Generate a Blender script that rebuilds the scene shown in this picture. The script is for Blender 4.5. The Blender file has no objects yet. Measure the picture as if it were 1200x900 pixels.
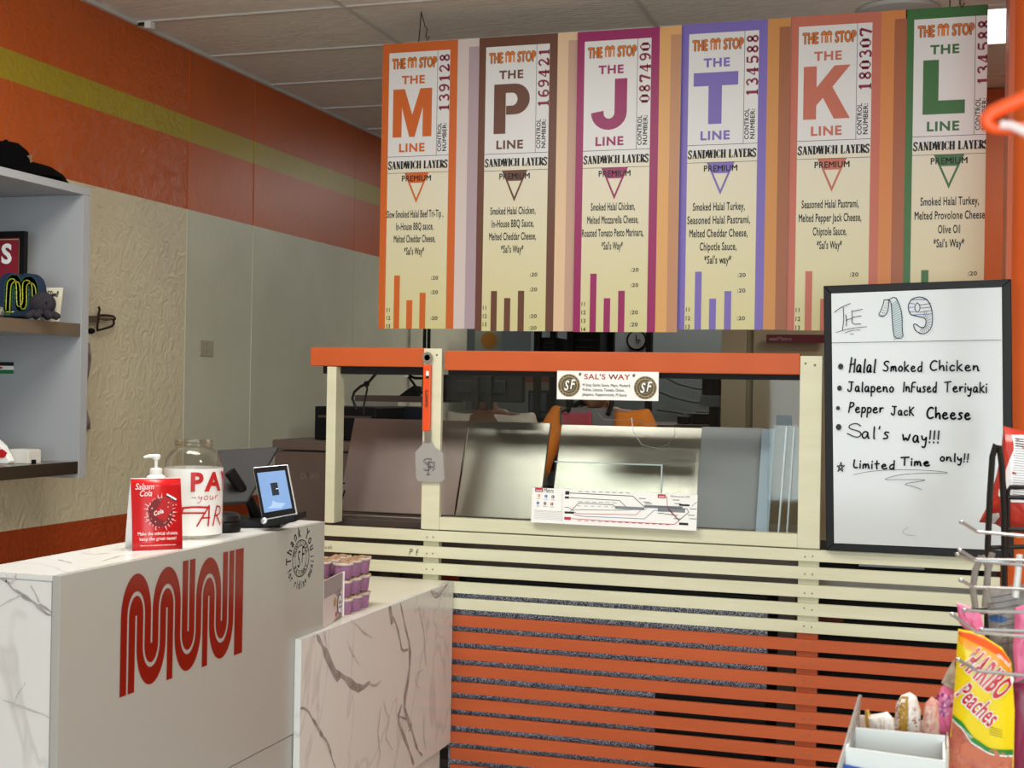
import bpy, bmesh, math, random
from mathutils import Vector, Matrix
from mathutils.geometry import tessellate_polygon
random.seed(7)
SC = bpy.context.scene
COL = SC.collection

# ---------------------------------------------------------------- camera
F = 1585.8
YAW, PITCH, ROLL = (math.radians(a) for a in (17.4225, 0.1992, 0.9710))
EYE = Vector((0, 0, 1.5))
_r = Vector((math.cos(YAW), math.sin(YAW), 0)); _f = Vector((-math.sin(YAW), math.cos(YAW), 0)); _u = Vector((0, 0, 1))
_w = _f * math.cos(PITCH) + _u * math.sin(PITCH); _u2 = _u * math.cos(PITCH) - _f * math.sin(PITCH)
CR = _r * math.cos(ROLL) + _u2 * math.sin(ROLL); CU = _u2 * math.cos(ROLL) - _r * math.sin(ROLL)
cd = bpy.data.cameras.new('camera'); cam = bpy.data.objects.new('camera', cd); COL.objects.link(cam)
m = Matrix((CR, CU, -_w)).transposed().to_4x4(); m.translation = EYE; cam.matrix_world = m
cd.sensor_width = 36; cd.lens = 36 * F / 1200; cd.clip_start = 0.02
cd.dof.use_dof = True; cd.dof.focus_distance = 4.6; cd.dof.aperture_fstop = 13
SC.camera = cam
SC.view_settings.view_transform = 'Standard'; SC.view_settings.look = 'None'
SC.view_settings.exposure = 0.05; SC.view_settings.gamma = 1; SC.view_settings.use_curve_mapping = False

# ---------------------------------------------------------------- light
wd = bpy.data.worlds.new('daylight'); SC.world = wd; wd.use_nodes = True
wd.node_tree.nodes['Background'].inputs[0].default_value = (0.75, 0.87, 1.0, 1)
wd.node_tree.nodes['Background'].inputs[1].default_value = 1.2

def area(name, loc, rot, sx, sy, e, col):
    l = bpy.data.lights.new(name, 'AREA'); l.shape = 'RECTANGLE'; l.size = sx; l.size_y = sy; l.energy = e; l.color = col
    o = bpy.data.objects.new(name, l); COL.objects.link(o); o.location = loc; o.rotation_euler = rot
    return o
# daylight standing in the two storefront openings behind the camera
area('daylight_left', (-.70, -3.45, 1.6), (math.radians(90), 0, 0), 1.55, 2.2, 66, (0.84, 0.96, 1.0))
area('daylight_right', (1.65, -3.45, 1.6), (math.radians(90), 0, 0), 2.6, 2.2, 118, (0.84, 0.96, 1.0))
# ceiling panels (their diffusers are built further down)
PANELS = [(0.68, 5.95, 20), (-1.735, 2.901, 46), (0.68, 1.682, 46), (-1.735, 8.997, 22)]
for i, (px, py, e) in enumerate(PANELS[:4]):
    area('ceiling_panel_lamp', (px, py, 3.0), (0, 0, 0), 1.1, 0.5, e, (1.0, 0.965, 0.89))

# ---------------------------------------------------------------- helpers
def at(px, py, X=None, Y=None, Z=None):
    v = CR * ((px - 600) / F) + CU * ((450 - py) / F) + _w
    t = X / v.x if X is not None else Y / v.y if Y is not None else (Z - EYE.z) / v.z
    return EYE + v * t

def lin(c):
    c = c / 255.0
    return c / 12.92 if c <= 0.04045 else ((c + 0.055) / 1.055) ** 2.4
def L3(rgb): return (lin(rgb[0]), lin(rgb[1]), lin(rgb[2]), 1)
MATS = {}
def mat(name, rgb, rough=0.5, metal=0.0, vary=None, vscale=8.0, bump=0.0, bscale=60.0, stretch=(1, 1, 1), emit=0.0, coat=0.0, alpha=None, trans=0.0, ior=1.45, spec=None):
    if name in MATS: return MATS[name]
    mt = bpy.data.materials.new(name); mt.use_nodes = True
    nt = mt.node_tree; b = nt.nodes['Principled BSDF']
    b.inputs['Base Color'].default_value = L3(rgb)
    b.inputs['Roughness'].default_value = rough; b.inputs['Metallic'].default_value = metal
    b.inputs['IOR'].default_value = ior
    if spec is not None: b.inputs['Specular IOR Level'].default_value = spec
    if coat: b.inputs['Coat Weight'].default_value = coat; b.inputs['Coat Roughness'].default_value = 0.06
    if trans: b.inputs['Transmission Weight'].default_value = trans
    if emit:
        b.inputs['Emission Color'].default_value = L3(rgb); b.inputs['Emission Strength'].default_value = emit
    if alpha is not None: b.inputs['Alpha'].default_value = alpha
    if vary or bump:
        tc = nt.nodes.new('ShaderNodeTexCoord'); mp = nt.nodes.new('ShaderNodeMapping'); mp.inputs['Scale'].default_value = stretch
        nt.links.new(tc.outputs['Object'], mp.inputs['Vector'])
    if vary:
        nz = nt.nodes.new('ShaderNodeTexNoise'); nz.inputs['Scale'].default_value = vscale; nz.inputs['Detail'].default_value = 5
        nt.links.new(mp.outputs[0], nz.inputs['Vector'])
        rp = nt.nodes.new('ShaderNodeValToRGB'); rp.color_ramp.elements[0].position = 0.3; rp.color_ramp.elements[1].position = 0.7
        rp.color_ramp.elements[0].color = L3(rgb); rp.color_ramp.elements[1].color = L3(vary)
        nt.links.new(nz.outputs['Fac'], rp.inputs[0]); nt.links.new(rp.outputs[0], b.inputs['Base Color'])
    if bump:
        n2 = nt.nodes.new('ShaderNodeTexNoise'); n2.inputs['Scale'].default_value = bscale; n2.inputs['Detail'].default_value = 4
        nt.links.new(mp.outputs[0], n2.inputs['Vector'])
        bp = nt.nodes.new('ShaderNodeBump'); bp.inputs['Strength'].default_value = bump; bp.inputs['Distance'].default_value = 0.01
        nt.links.new(n2.outputs['Fac'], bp.inputs['Height']); nt.links.new(bp.outputs[0], b.inputs['Normal'])
    MATS[name] = mt
    return mt

OFF = {}
def empty(name, loc=(0, 0, 0)):
    o = bpy.data.objects.new(name, None); COL.objects.link(o); o.location = loc; o.empty_display_size = 0.05
    OFF[o.name] = Vector(loc); return o
def tag(o, label=None, cat=None, group=None, kind=None):
    if label: o['label'] = label
    if cat: o['category'] = cat
    if group: o['group'] = group
    if kind: o['kind'] = kind
    return o
def thing(name, label, cat, loc=(0, 0, 0), group=None):
    return tag(empty(name, loc), label, cat, group)

class MB:
    def __init__(s): s.v = []; s.f = []; s.m = []; s.cm = 0
    def add(s, vs, fs):
        k = len(s.v); s.v += [Vector(p) for p in vs]; s.f += [[i + k for i in q] for q in fs]; s.m += [s.cm] * len(fs); return s
    def box(s, x0, y0, z0, x1, y1, z1):
        if x0 > x1: x0, x1 = x1, x0
        if y0 > y1: y0, y1 = y1, y0
        if z0 > z1: z0, z1 = z1, z0
        return s.add([(x0, y0, z0), (x1, y0, z0), (x1, y1, z0), (x0, y1, z0), (x0, y0, z1), (x1, y0, z1), (x1, y1, z1), (x0, y1, z1)],
                     [(0, 3, 2, 1), (4, 5, 6, 7), (0, 1, 5, 4), (1, 2, 6, 5), (2, 3, 7, 6), (3, 0, 4, 7)])
    def obox(s, c, a, b, d):
        c, a, b, d = map(Vector, (c, a, b, d))
        return s.hexa([c - a - b - d, c + a - b - d, c + a + b - d, c - a + b - d], [c - a - b + d, c + a - b + d, c + a + b + d, c - a + b + d])
    def hexa(s, lo, hi):
        n = len(lo)
        fs = [tuple(reversed(range(n))), tuple(range(n, 2 * n))] + [(i, (i + 1) % n, n + (i + 1) % n, n + i) for i in range(n)]
        return s.add(list(lo) + list(hi), fs)
    def slab(s, pts, t):
        pts = [Vector(p) for p in pts]; n = (pts[1] - pts[0]).cross(pts[2] - pts[0]).normalized() * t
        return s.hexa(pts, [p + n for p in pts])
    def tube(s, pts, r, n=8, closed=False, caps=True):
        pts = [Vector(p) for p in pts]; N = len(pts); rs = r if isinstance(r, (list, tuple)) else [r] * N
        base = len(s.v); up = None; fs = []; vs = []
        for i, p in enumerate(pts):
            a = pts[(i - 1) % N] if (closed or i > 0) else p; b = pts[(i + 1) % N] if (closed or i < N - 1) else p
            t = (b - a).normalized()
            if up is None:
                up = Vector((0, 0, 1)) if abs(t.z) < 0.9 else Vector((1, 0, 0))
            x = up - t * up.dot(t)
            if x.length < 1e-5: x = t.orthogonal()
            x.normalize(); up = x; y = t.cross(x)
            for k in range(n):
                an = 2 * math.pi * k / n; vs.append(p + (x * math.cos(an) + y * math.sin(an)) * rs[i])
        M = N if closed else N - 1
        for i in range(M):
            j = (i + 1) % N
            for k in range(n):
                fs.append((i * n + k, i * n + (k + 1) % n, j * n + (k + 1) % n, j * n + k))
        if not closed and caps: fs += [tuple(reversed(range(n))), tuple(range((N - 1) * n, N * n))]
        return s.add(vs, fs)
    def lathe(s, prof, c, n=24, axis=None, xd=None):
        c = Vector(c); ax = Vector(axis or (0, 0, 1)).normalized(); x = Vector(xd) if xd else ax.orthogonal().normalized(); y = ax.cross(x)
        vs = []; fs = []; P = len(prof)
        for r, z in prof:
            for k in range(n):
                a = 2 * math.pi * k / n; vs.append(c + ax * z + (x * math.cos(a) + y * math.sin(a)) * max(r, 1e-5))
        for i in range(P - 1):
            for k in range(n): fs.append((i * n + k, i * n + (k + 1) % n, (i + 1) * n + (k + 1) % n, (i + 1) * n + k))
        fs.append(tuple(reversed(range(n)))); fs.append(tuple(range((P - 1) * n, P * n)))
        return s.add(vs, fs)
    def ball(s, c, rx, ry=None, rz=None, n=16, m=10, M=None):
        ry = ry or rx; rz = rz or rx; c = Vector(c); vs = []; fs = []
        for i in range(m + 1):
            th = math.pi * i / m
            for k in range(n):
                a = 2 * math.pi * k / n; p = Vector((math.sin(th) * math.cos(a) * rx, math.sin(th) * math.sin(a) * ry, math.cos(th) * rz))
                if M: p = M @ p
                vs.append(c + p)
        for i in range(m):
            for k in range(n): fs.append((i * n + k, (i + 1) * n + k, (i + 1) * n + (k + 1) % n, i * n + (k + 1) % n))
        return s.add(vs, fs)
    def prism(s, poly, O, U, V, t):
        O, U, V = Vector(O), Vector(U), Vector(V); Nn = U.cross(V).normalized()
        lo = [O + U * x + V * y for x, y in poly]; hi = [p + Nn * t for p in lo]
        tris = tessellate_polygon([[Vector((x, y, 0)) for x, y in poly]]); n = len(poly)
        fs = [tuple(reversed(q)) for q in tris] + [tuple(i + n for i in q) for q in tris] + [(i, (i + 1) % n, n + (i + 1) % n, n + i) for i in range(n)]
        return s.add(lo + hi, fs)
    def build(s, name, mt, parent=None, smooth=False, bevel=0.0, kind=None, label=None, recalc=True):
        off = OFF.get(parent.name, Vector()) if parent else Vector()
        me = bpy.data.meshes.new(name)
        me.from_pydata([tuple(p - off) for p in s.v], [], s.f)
        for q in (mt if isinstance(mt, (list, tuple)) else [mt]): me.materials.append(q)
        if any(s.m): me.polygons.foreach_set('material_index', s.m)
        bm = bmesh.new(); bm.from_mesh(me)
        if smooth or bevel: bmesh.ops.remove_doubles(bm, verts=bm.verts, dist=1e-6)
        if recalc: bmesh.ops.recalc_face_normals(bm, faces=bm.faces)
        bm.to_mesh(me); bm.free()
        if smooth: me.polygons.foreach_set('use_smooth', [True] * len(me.polygons)); me.update()
        o = bpy.data.objects.new(name, me); COL.objects.link(o); OFF[o.name] = off
        if parent: o.parent = parent
        if smooth:
            try: me.set_sharp_from_angle(angle=math.radians(40))
            except Exception: pass
        if bevel:
            bv = o.modifiers.new('bevel', 'BEVEL'); bv.width = bevel; bv.segments = 2; bv.limit_method = 'ANGLE'
        if kind: o['kind'] = kind
        if label: o['label'] = label
        return o
def B(*a): return MB().box(*a)

def kids(o): return [c for c in bpy.data.objects if c.parent == o]
def copy_tree(o, parent=None):
    ks = kids(o)
    c = o.copy(); COL.objects.link(c); c.parent = parent; OFF[c.name] = OFF.get(o.name, Vector())
    for k in ks: copy_tree(k, c)
    return c

# ---- glyphs of the built-in font, read once
CH = sorted(set("ABCDEFGHIJKLMNOPQRSTUVWXYZabcdefghijklmnopqrstuvwxyz0123456789.,:'!*-&/ñ?"))
GL = {}
def _glyphs():
    tmp = []
    for wt, off in (('r', 0.0), ('b', 0.02), ('x', 0.036)):
        for c in CH:
            pair = []
            for s_ in (c, 'H' + c + 'H'):
                cu = bpy.data.curves.new('glyph', 'FONT'); cu.body = s_; cu.offset = off * (0 if c in 'MWmw' else 1); cu.resolution_u = 3
                o = bpy.data.objects.new('glyph', cu); COL.objects.link(o); pair.append(o)
            tmp.append((wt, c, pair))
        for s_ in ('HH', 'H'):
            cu = bpy.data.curves.new('glyph', 'FONT'); cu.body = s_; cu.offset = off
            o = bpy.data.objects.new('glyph', cu); COL.objects.link(o); tmp.append((wt, s_, [o]))
    dg = bpy.context.evaluated_depsgraph_get(); dg.update()
    base = {}
    def ext(o):
        me = o.evaluated_get(dg).to_mesh(); vs = [(v.co.x, v.co.y) for v in me.vertices]; fs = [tuple(p.vertices) for p in me.polygons]
        o.evaluated_get(dg).to_mesh_clear(); return vs, fs
    for wt, c, pair in tmp:
        if len(pair) == 1:
            vs, fs = ext(pair[0]); base[(wt, c)] = max(v[0] for v in vs) - min(v[0] for v in vs)
            if c == 'H': base[(wt, 'h')] = max(v[1] for v in vs)
    for wt, c, pair in tmp:
        if len(pair) == 2:
            vs, fs = ext(pair[0]); v2, _ = ext(pair[1]); h = base[(wt, 'h')]
            if c in 'MWmw' and wt != 'r':
                d_ = .022 if wt == 'b' else .04; k_ = len(vs); fs = fs + [tuple(i + k_ for i in q) for q in fs]; vs = [(x - d_, y) for x, y in vs] + [(x + d_, y) for x, y in vs]
            GL[(wt, c)] = ([(x / h, y / h) for x, y in vs], fs, (max(v[0] for v in v2) - min(v[0] for v in v2) - base[(wt, 'HH')] + {'r': 0, 'b': .035, 'x': .07}[wt]) / h)
    for _, _, pair in tmp:
        for o in pair:
            cu = o.data; bpy.data.objects.remove(o); bpy.data.curves.remove(cu)
_glyphs()

def smooth_line(pts, it=2):
    for _ in range(it):
        if len(pts) < 3: return pts
        q = [pts[0]]
        for a, b in zip(pts[:-1], pts[1:]):
            q.append((a[0] * .75 + b[0] * .25, a[1] * .75 + b[1] * .25)); q.append((a[0] * .25 + b[0] * .75, a[1] * .25 + b[1] * .75))
        q.append(pts[-1]); pts = q
    return pts
def PS(s): return [[tuple(float(k) / 10 for k in p.split(',')) for p in st.split()] for st in s.split(';')]
# handwriting: strokes on a 10-unit cap height
HW = {'H': "1,10 0,0;5,9 5,0;0,5 5,6", 'a': "4,4.6 2,5.5 0,3 .6,.4 2.4,0 4,3 4,5 4.2,0 5,.4", 'l': "1,9 .6,0 1.2,0", 'S': "6,9 4,10 1,8.5 1,6.5 5,4.5 5,1.5 3,0 0,1",
 'm': "0,0 .3,5 .3,3 1.7,5.2 2.6,4 2.6,0 2.7,3.5 4.2,5.2 5.2,4 5.4,0 6,.3", 'o': "2,5 0,3.6 .2,.8 2,0 4,1.2 4,4 2,5.2 1.6,5", 'k': "0,9.5 0,0;4,6 .4,3 4.5,0",
 'e': "0,2.6 4,3.2 3.6,5 1.6,5.2 0,3 .8,.4 3,0 5,1", 'd': "4,5 2,5 0,3 .5,.4 2.4,0 4,2;4.4,9.5 4,0", 'C': "6,8.4 4,9.6 1.2,7.6 0,4 1,1 3.4,0 6,1.2", 'h': "0,9.5 0,0 .4,3 2.4,5 3.8,4 4,0",
 'i': "0,5 0,0;.2,7.4 .3,8", 'c': "4,4.4 2,5.4 0,3 .7,.3 2.6,0 4.2,1", 'n': "0,5 0,0 .4,3.4 2.4,5.2 3.8,4 4,0 4.8,.5", 'J': "1,9 6,9;4,9 4,1.6 2.4,0 .4,.6 0,2", 'p': "0,5 0,-4;0,3.8 2,5.4 4,4 3.6,.8 1.8,0 .2,.8",
 'I': "1,9 0,0", 'f': "4,9 1,8.6 .6,0;0,4.8 3.6,5", 'u': "0,5 .2,.8 1.8,0 3.6,1.6 3.8,5 4,0 4.6,.2", 's': "3.6,5 1.4,5.4 .6,3.8 3,2.4 2.8,.4 0,.2", 'T': "0,9 7,9.8;3.4,9.4 3,0", 'r': "0,5 .3,0 .5,3.4 2,5.2 3.6,4.8",
 'y': "0,5 .6,2 3,2.2 4,5 3.2,-2.6 1.6,-4 .4,-3", 'P': "1,9.6 0,0;.8,9.2 5,9.4 5,6 .6,4.6", 'W': "0,5.6 .8,.4 2.6,4 4,.4 6,5.8", '!': "1,9 .5,2.8;.2,.6 .3,0", 'L': "1,9 0,.2 4,.6", 't': "2,8.6 1.6,0 2.4,0;0,5.2 4,5.6",
 "'": "1,9.4 .6,7.4", 'M': "0,0 .8,8.8 3,3.6 5,8.8 5.6,0", 'K': "0,9 0,0;5,8.6 .4,4.4 5,0", 'F': "0,0 .4,9 5,9;.2,4.6 4,4.8", 'A': "0,0 3,9 6,0;1,3.4 5,3.4", 'R': "0,0 .4,9 4,8.8 4.4,6 .4,4.8 5,0", 'w': "0,5 1,0 2.4,4 3.6,0 5,5",
 'g': "4,4.6 2,5.4 0,3 1,.4 3,.4 4,4.8 3.6,-2.6 1.6,-4 .2,-2.6", 'E': "5,9 .6,9 0,0 5,0;.3,4.6 4,4.8", '-': "0,3 4,3", 'b': "0,9 0,0;0,3 2,5 4,3.6 3.4,.4 1,0"}
# serif capitals and figures: (strokes, thick or thin)
TK, TN = 0.20, 0.075
SF_ = {'S': [("6,7.6 5.4,9.4 3,10 .8,8.6 1,6.4 5,4.2 5.6,2 4.2,.3 2,0 .3,1.2 0,2.8", .15)], 'A': [("0,.3 2.2,.3", TN), ("1,0 3.6,10", TN), ("3.6,10 6.4,0", TK), ("4.8,.3 7.6,.3", TN), ("2,3.4 5.4,3.4", TN)],
 'N': [("0,9.7 2,9.7", TN), ("1.2,9.7 1.2,0", TN), ("0,.3 2.4,.3", TN), ("1.4,9.7 6,.4", TK), ("6.4,10 6.4,0", TN), ("5.2,9.7 7.6,9.7", TN)], 'D': [("0,9.7 3,9.7 6,8.4 7,5 6,1.6 3,.3 0,.3", TN), ("1.5,10 1.5,0", TK), ("6.3,8 6.9,5 6.3,2", TK)],
 'W': [("0,9.7 2.4,9.7", TN), ("1.2,9.7 3.2,.3", TK), ("3.2,.3 5.4,9.7", TN), ("4.4,9.7 6.4,9.7", TN), ("5.4,9.7 7.2,.3", TK), ("7.2,.3 9.2,9.7", TN), ("8.2,9.7 10,9.7", TN)], 'I': [("0,9.7 3,9.7", TN), ("0,.3 3,.3", TN), ("1.5,10 1.5,0", TK)],
 'C': [("6.4,7.4 6,9 4,10 1.6,8.8 .8,5 1.6,1.2 4,.2 6,1.2 6.6,3", TN), ("1.3,8.2 .8,5 1.3,1.8", TK)], 'H': [("0,9.7 3,9.7", TN), ("0,.3 3,.3", TN), ("1.5,10 1.5,0", TK), ("5,9.7 8,9.7", TN), ("5,.3 8,.3", TN), ("6.5,10 6.5,0", TK), ("1.5,5.2 6.5,5.2", TN)],
 'L': [("0,9.7 3,9.7", TN), ("1.5,10 1.5,0", TK), ("0,.3 5.8,.3 6.2,2.6", TN)], 'Y': [("0,9.7 2.6,9.7", TN), ("1.2,9.7 3.8,4.6", TK), ("3.8,4.6 6,9.7", TN), ("4.8,9.7 7,9.7", TN), ("3.8,5 3.8,0", TK), ("2.3,.3 5.3,.3", TN)],
 'E': [("0,9.7 5.6,9.7 5.8,7.6", TN), ("1.5,10 1.5,0", TK), ("0,.3 5.8,.3 6.2,2.6", TN), ("1.5,5.2 4.4,5.2", TN)], 'R': [("0,9.7 4,9.7 5.8,8.6 5.8,6.4 4,5 1.5,5", TN), ("5.6,8.6 5.6,6.4", TK), ("1.5,10 1.5,0", TK), ("0,.3 3,.3", TN), ("3.6,5 6.4,0", TK)],
 '0': [("3.2,9.7 1,7.6 1,2.4 3.2,.3 5.4,2.4 5.4,7.6 3.2,9.7", TN), ("1.1,7.8 1.1,2.2", TK), ("5.3,7.8 5.3,2.2", TK)], '1': [("1,7.8 3,9.6", TN), ("3,10 3,0", TK), ("1,.3 5,.3", TN)],
 '2': [("1,7.4 1.6,9.2 3.4,9.8 5.2,8.4 5,6 1,.6", .13), ("1,.8 5.4,.8 5.8,2.4", .16)], '3': [("1,8 2.4,9.7 4.6,9.2 5,7 3.6,5.4 2.6,5.2", .13), ("3.6,5.2 5.4,3.8 5.2,1.4 3.2,.3 1,1.2", .15)],
 '4': [("4.2,10 4.2,0", TK), ("4,9.6 .6,3 6.2,3", TN), ("2.8,.3 5.6,.3", TN)], '5': [("1.4,9.4 5.4,9.4", .14), ("1.4,9.4 1.2,5", TN), ("1.2,5.2 3.4,6.2 5.4,4.6 5.2,1.6 3,.3 .8,1.4", .15)],
 '6': [("5.2,8.8 3.6,9.8 1.4,7.6 1,3 2,.6 3.6,.3 5.4,1.6 5.4,4.2 3.6,5.6 1.4,4.2", .14)], '7': [("1,7.2 1.2,9.2 5.6,9.2", .15), ("5.6,9.2 3,0", .17)],
 '8': [("3.2,9.7 1.4,8.4 1.6,6.2 4.8,4.2 5.4,2 3.2,.3 1,2 1.6,4.2 4.8,6.4 5,8.4 3.2,9.7", .14)], '9': [("1.2,1.2 2.8,.2 5,2.4 5.4,7 4.4,9.4 2.8,9.7 1,8.4 1,5.8 2.8,4.4 5,5.8", .14)]}

def clip_poly(pts, x0, x1, y0, y1):
    for ax, lim, sg in ((0, x0, 1), (0, x1, -1), (1, y0, 1), (1, y1, -1)):
        out = []
        for i in range(len(pts)):
            a, b = pts[i - 1], pts[i]; da, db = (a[ax] - lim) * sg, (b[ax] - lim) * sg
            if (da >= 0) != (db >= 0):
                t = da / (da - db); out.append((a[0] + (b[0] - a[0]) * t, a[1] + (b[1] - a[1]) * t))
            if db >= 0: out.append(b)
        pts = out
        if len(pts) < 3: return []
    return pts

class Canvas:
    """flat print on a real surface: 2D marks on the plane O + U x + V y"""
    single = ()
    def __init__(s, O, U, V, clip=None, gap=0.0006):
        s.O, s.U, s.V = Vector(O), Vector(U).normalized(), Vector(V).normalized(); s.N = s.U.cross(s.V).normalized(); s.clip = clip; s.lay = {}; s.gap = gap
    def px(s, px, py):
        v = CR * ((px - 600) / F) + CU * ((450 - py) / F) + _w
        t = (s.O - EYE).dot(s.N) / v.dot(s.N); p = EYE + v * t - s.O
        return (p.dot(s.U), p.dot(s.V))
    def _put(s, key, layer, pts, faces):
        mb = s.lay.setdefault(key, MB())
        for f in faces:
            q = [pts[i] for i in f]
            if s.clip: q = clip_poly(q, *s.clip)
            if len(q) < 3: continue
            mb.add([s.O + s.U * x + s.V * y + s.N * (s.gap * layer) for x, y in q], [tuple(range(len(q)))])
    def poly(s, key, pts, layer=1):
        s._put(key, layer, pts, [tuple(t) for t in tessellate_polygon([[Vector((x, y, 0)) for x, y in pts]])])
    def rect(s, key, x0, y0, x1, y1, layer=1): s._put(key, layer, [(x0, y0), (x1, y0), (x1, y1), (x0, y1)], [(0, 1, 2, 3)])
    def line(s, key, pts, w, layer=1, closed=False, joint=True):
        if closed: pts = list(pts) + [pts[0]]
        for a, b in zip(pts[:-1], pts[1:]):
            dx, dy = b[0] - a[0], b[1] - a[1]; l = math.hypot(dx, dy)
            if l < 1e-9: continue
            nx, ny = -dy / l * w / 2, dx / l * w / 2
            s._put(key, layer, [(a[0] + nx, a[1] + ny), (a[0] - nx, a[1] - ny), (b[0] - nx, b[1] - ny), (b[0] + nx, b[1] + ny)], [(0, 1, 2, 3)])
        if joint and w > 0.0012:
            for p in pts: s.disc(key, p[0], p[1], w / 2, layer, 6)
    def disc(s, key, x, y, r, layer=1, n=32, ry=None):
        s._put(key, layer, [(x + r * math.cos(2 * math.pi * k / n), y + (ry or r) * math.sin(2 * math.pi * k / n)) for k in range(n)], [tuple(range(n))])
    def band(s, key, cx, cy, rx0, rx1, ry0, ry1, a0, a1, layer=1, n=24):
        P = []
        for i in range(n + 1):
            a = a0 + (a1 - a0) * i / n; P += [(cx + rx0 * math.cos(a), cy + ry0 * math.sin(a)), (cx + rx1 * math.cos(a), cy + ry1 * math.sin(a))]
        s._put(key, layer, P, [(2 * i, 2 * i + 1, 2 * i + 3, 2 * i + 2) for i in range(n)])
    def _flow(s, glyphs, key, x, y, h, width, align, rot, slant, layer, xs):
        tot = sum(g[2] for g in glyphs) * h
        sx = (width / tot) if width else xs
        W = tot * sx; ox = {'l': 0, 'c': -W / 2, 'r': -W}[align]; c, sn = math.cos(rot), math.sin(rot)
        for vs, fs, adv in glyphs:
            q = []
            for a, b in vs:
                lx, ly = ox + (a + b * slant) * h * sx, b * h
                q.append((x + lx * c - ly * sn, y + lx * sn + ly * c))
            s._put(key, layer, q, fs); ox += adv * h * sx
        return W
    def text(s, key, t, x, y, h, wt='r', width=None, align='c', rot=0.0, slant=0.0, layer=1, xs=1.0):
        g = [([], [], 0.42) if c == ' ' else GL.get((wt, c), ([], [], .4)) for c in t]
        return s._flow(g, key, x, y, h, width, align, rot, slant, layer, xs)
    def strokes(s, key, t, x, y, h, w, table='hw', width=None, align='l', rot=0.0, slant=0.0, layer=1, space=0.25, gapw=0.5):
        items = []; tot = 0
        for c in t:
            if c == ' ': items.append(None); tot += gapw; continue
            if table == 'hw': st = [(smooth_line(p), w) for p in PS(HW[c])]
            else: st = [(smooth_line(PS(p)[0], 1) if len(p.split()) > 4 else PS(p)[0], k * h * w) for p, k in SF_[c]]
            mx = max(p[0] for q, _ in st for p in q); items.append((st, tot)); tot += mx + space
        sx = width / (tot * h) if width else 1
        ox = {'l': 0, 'c': -tot * h * sx / 2, 'r': -tot * h * sx}[align]; c_, sn = math.cos(rot), math.sin(rot)
        for it in items:
            if not it: continue
            for q, ww in it[0]:
                pp = []
                for a, b in q:
                    lx, ly = ox + (it[1] + a + b * slant) * h * sx, b * h; pp.append((x + lx * c_ - ly * sn, y + lx * sn + ly * c_))
                s.line(key, pp, ww, layer, joint=(table == 'hw'))
    def arc_text(s, key, t, cx, cy, rx, ry, a0, a1, h, wt='b', inward=False, layer=1, xs=1.0):
        n = len(t)
        for i, ch in enumerate(t):
            if ch == ' ': continue
            a = a0 + (a1 - a0) * i / max(1, n - 1); x, y = cx + rx * math.cos(a), cy + ry * math.sin(a)
            s.text(key, ch, x, y, h, wt, rot=(a + math.pi / 2 if inward else a - math.pi / 2), layer=layer, xs=xs)
    def done(s, parent, names, mats):
        for k, mb in s.lay.items():
            if mb.f: mb.build(names.get(k, k), mats[k], parent, recalc=False, kind=None if k in s.single else 'stuff')

# ---------------------------------------------------------------- materials
ORANGE = mat('orange_gloss_paint', (194, 90, 44), 0.45, vary=(186, 83, 39), vscale=5, bump=0.05, bscale=25, spec=0.35)
ORANGE_SLAT = mat('orange_slat_paint', (188, 90, 50), 0.5, vary=(176, 82, 44), vscale=4, bump=0.08, bscale=30, stretch=(0.3, 1, 3), spec=0.3)
CREAM = mat('cream_slat_paint', (214, 212, 186), 0.5, vary=(204, 201, 172), vscale=6, bump=0.08, bscale=30, stretch=(0.4, 1, 3))
NAIL = mat('filled_nail_spot', (120, 112, 92), 0.7)
BLACK = mat('black_plastic', (8, 8, 9), 0.5, spec=.25)
BLACKW = mat('black_wire', (12, 12, 12), 0.35)
CHROME = mat('chromed_wire', (200, 202, 205), 0.25, 0.9)
STEEL = mat('brushed_steel', (176, 172, 166), 0.33, 1.0, vary=(158, 154, 148), vscale=3, bump=0.04, bscale=40, stretch=(1, 1, 0.2))
STEELD = mat('dull_dark_steel', (106, 96, 92), 0.42, 0.85, vary=(92, 82, 78), vscale=3, bump=0.03, bscale=30)
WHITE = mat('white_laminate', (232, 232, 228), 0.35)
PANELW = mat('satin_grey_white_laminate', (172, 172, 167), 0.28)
DARK = mat('dark_void', (16, 16, 17), 0.7)
WOODG = mat('grey_white_melamine', (158, 160, 164), 0.5)
PAPER = mat('white_paper', (236, 236, 234), 0.6)
INK = mat('black_ink', (22, 22, 24), 0.5)
RED = mat('red_vinyl', (130, 20, 10), 0.15)
REDP = mat('red_print', (190, 28, 30), 0.4)

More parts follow.
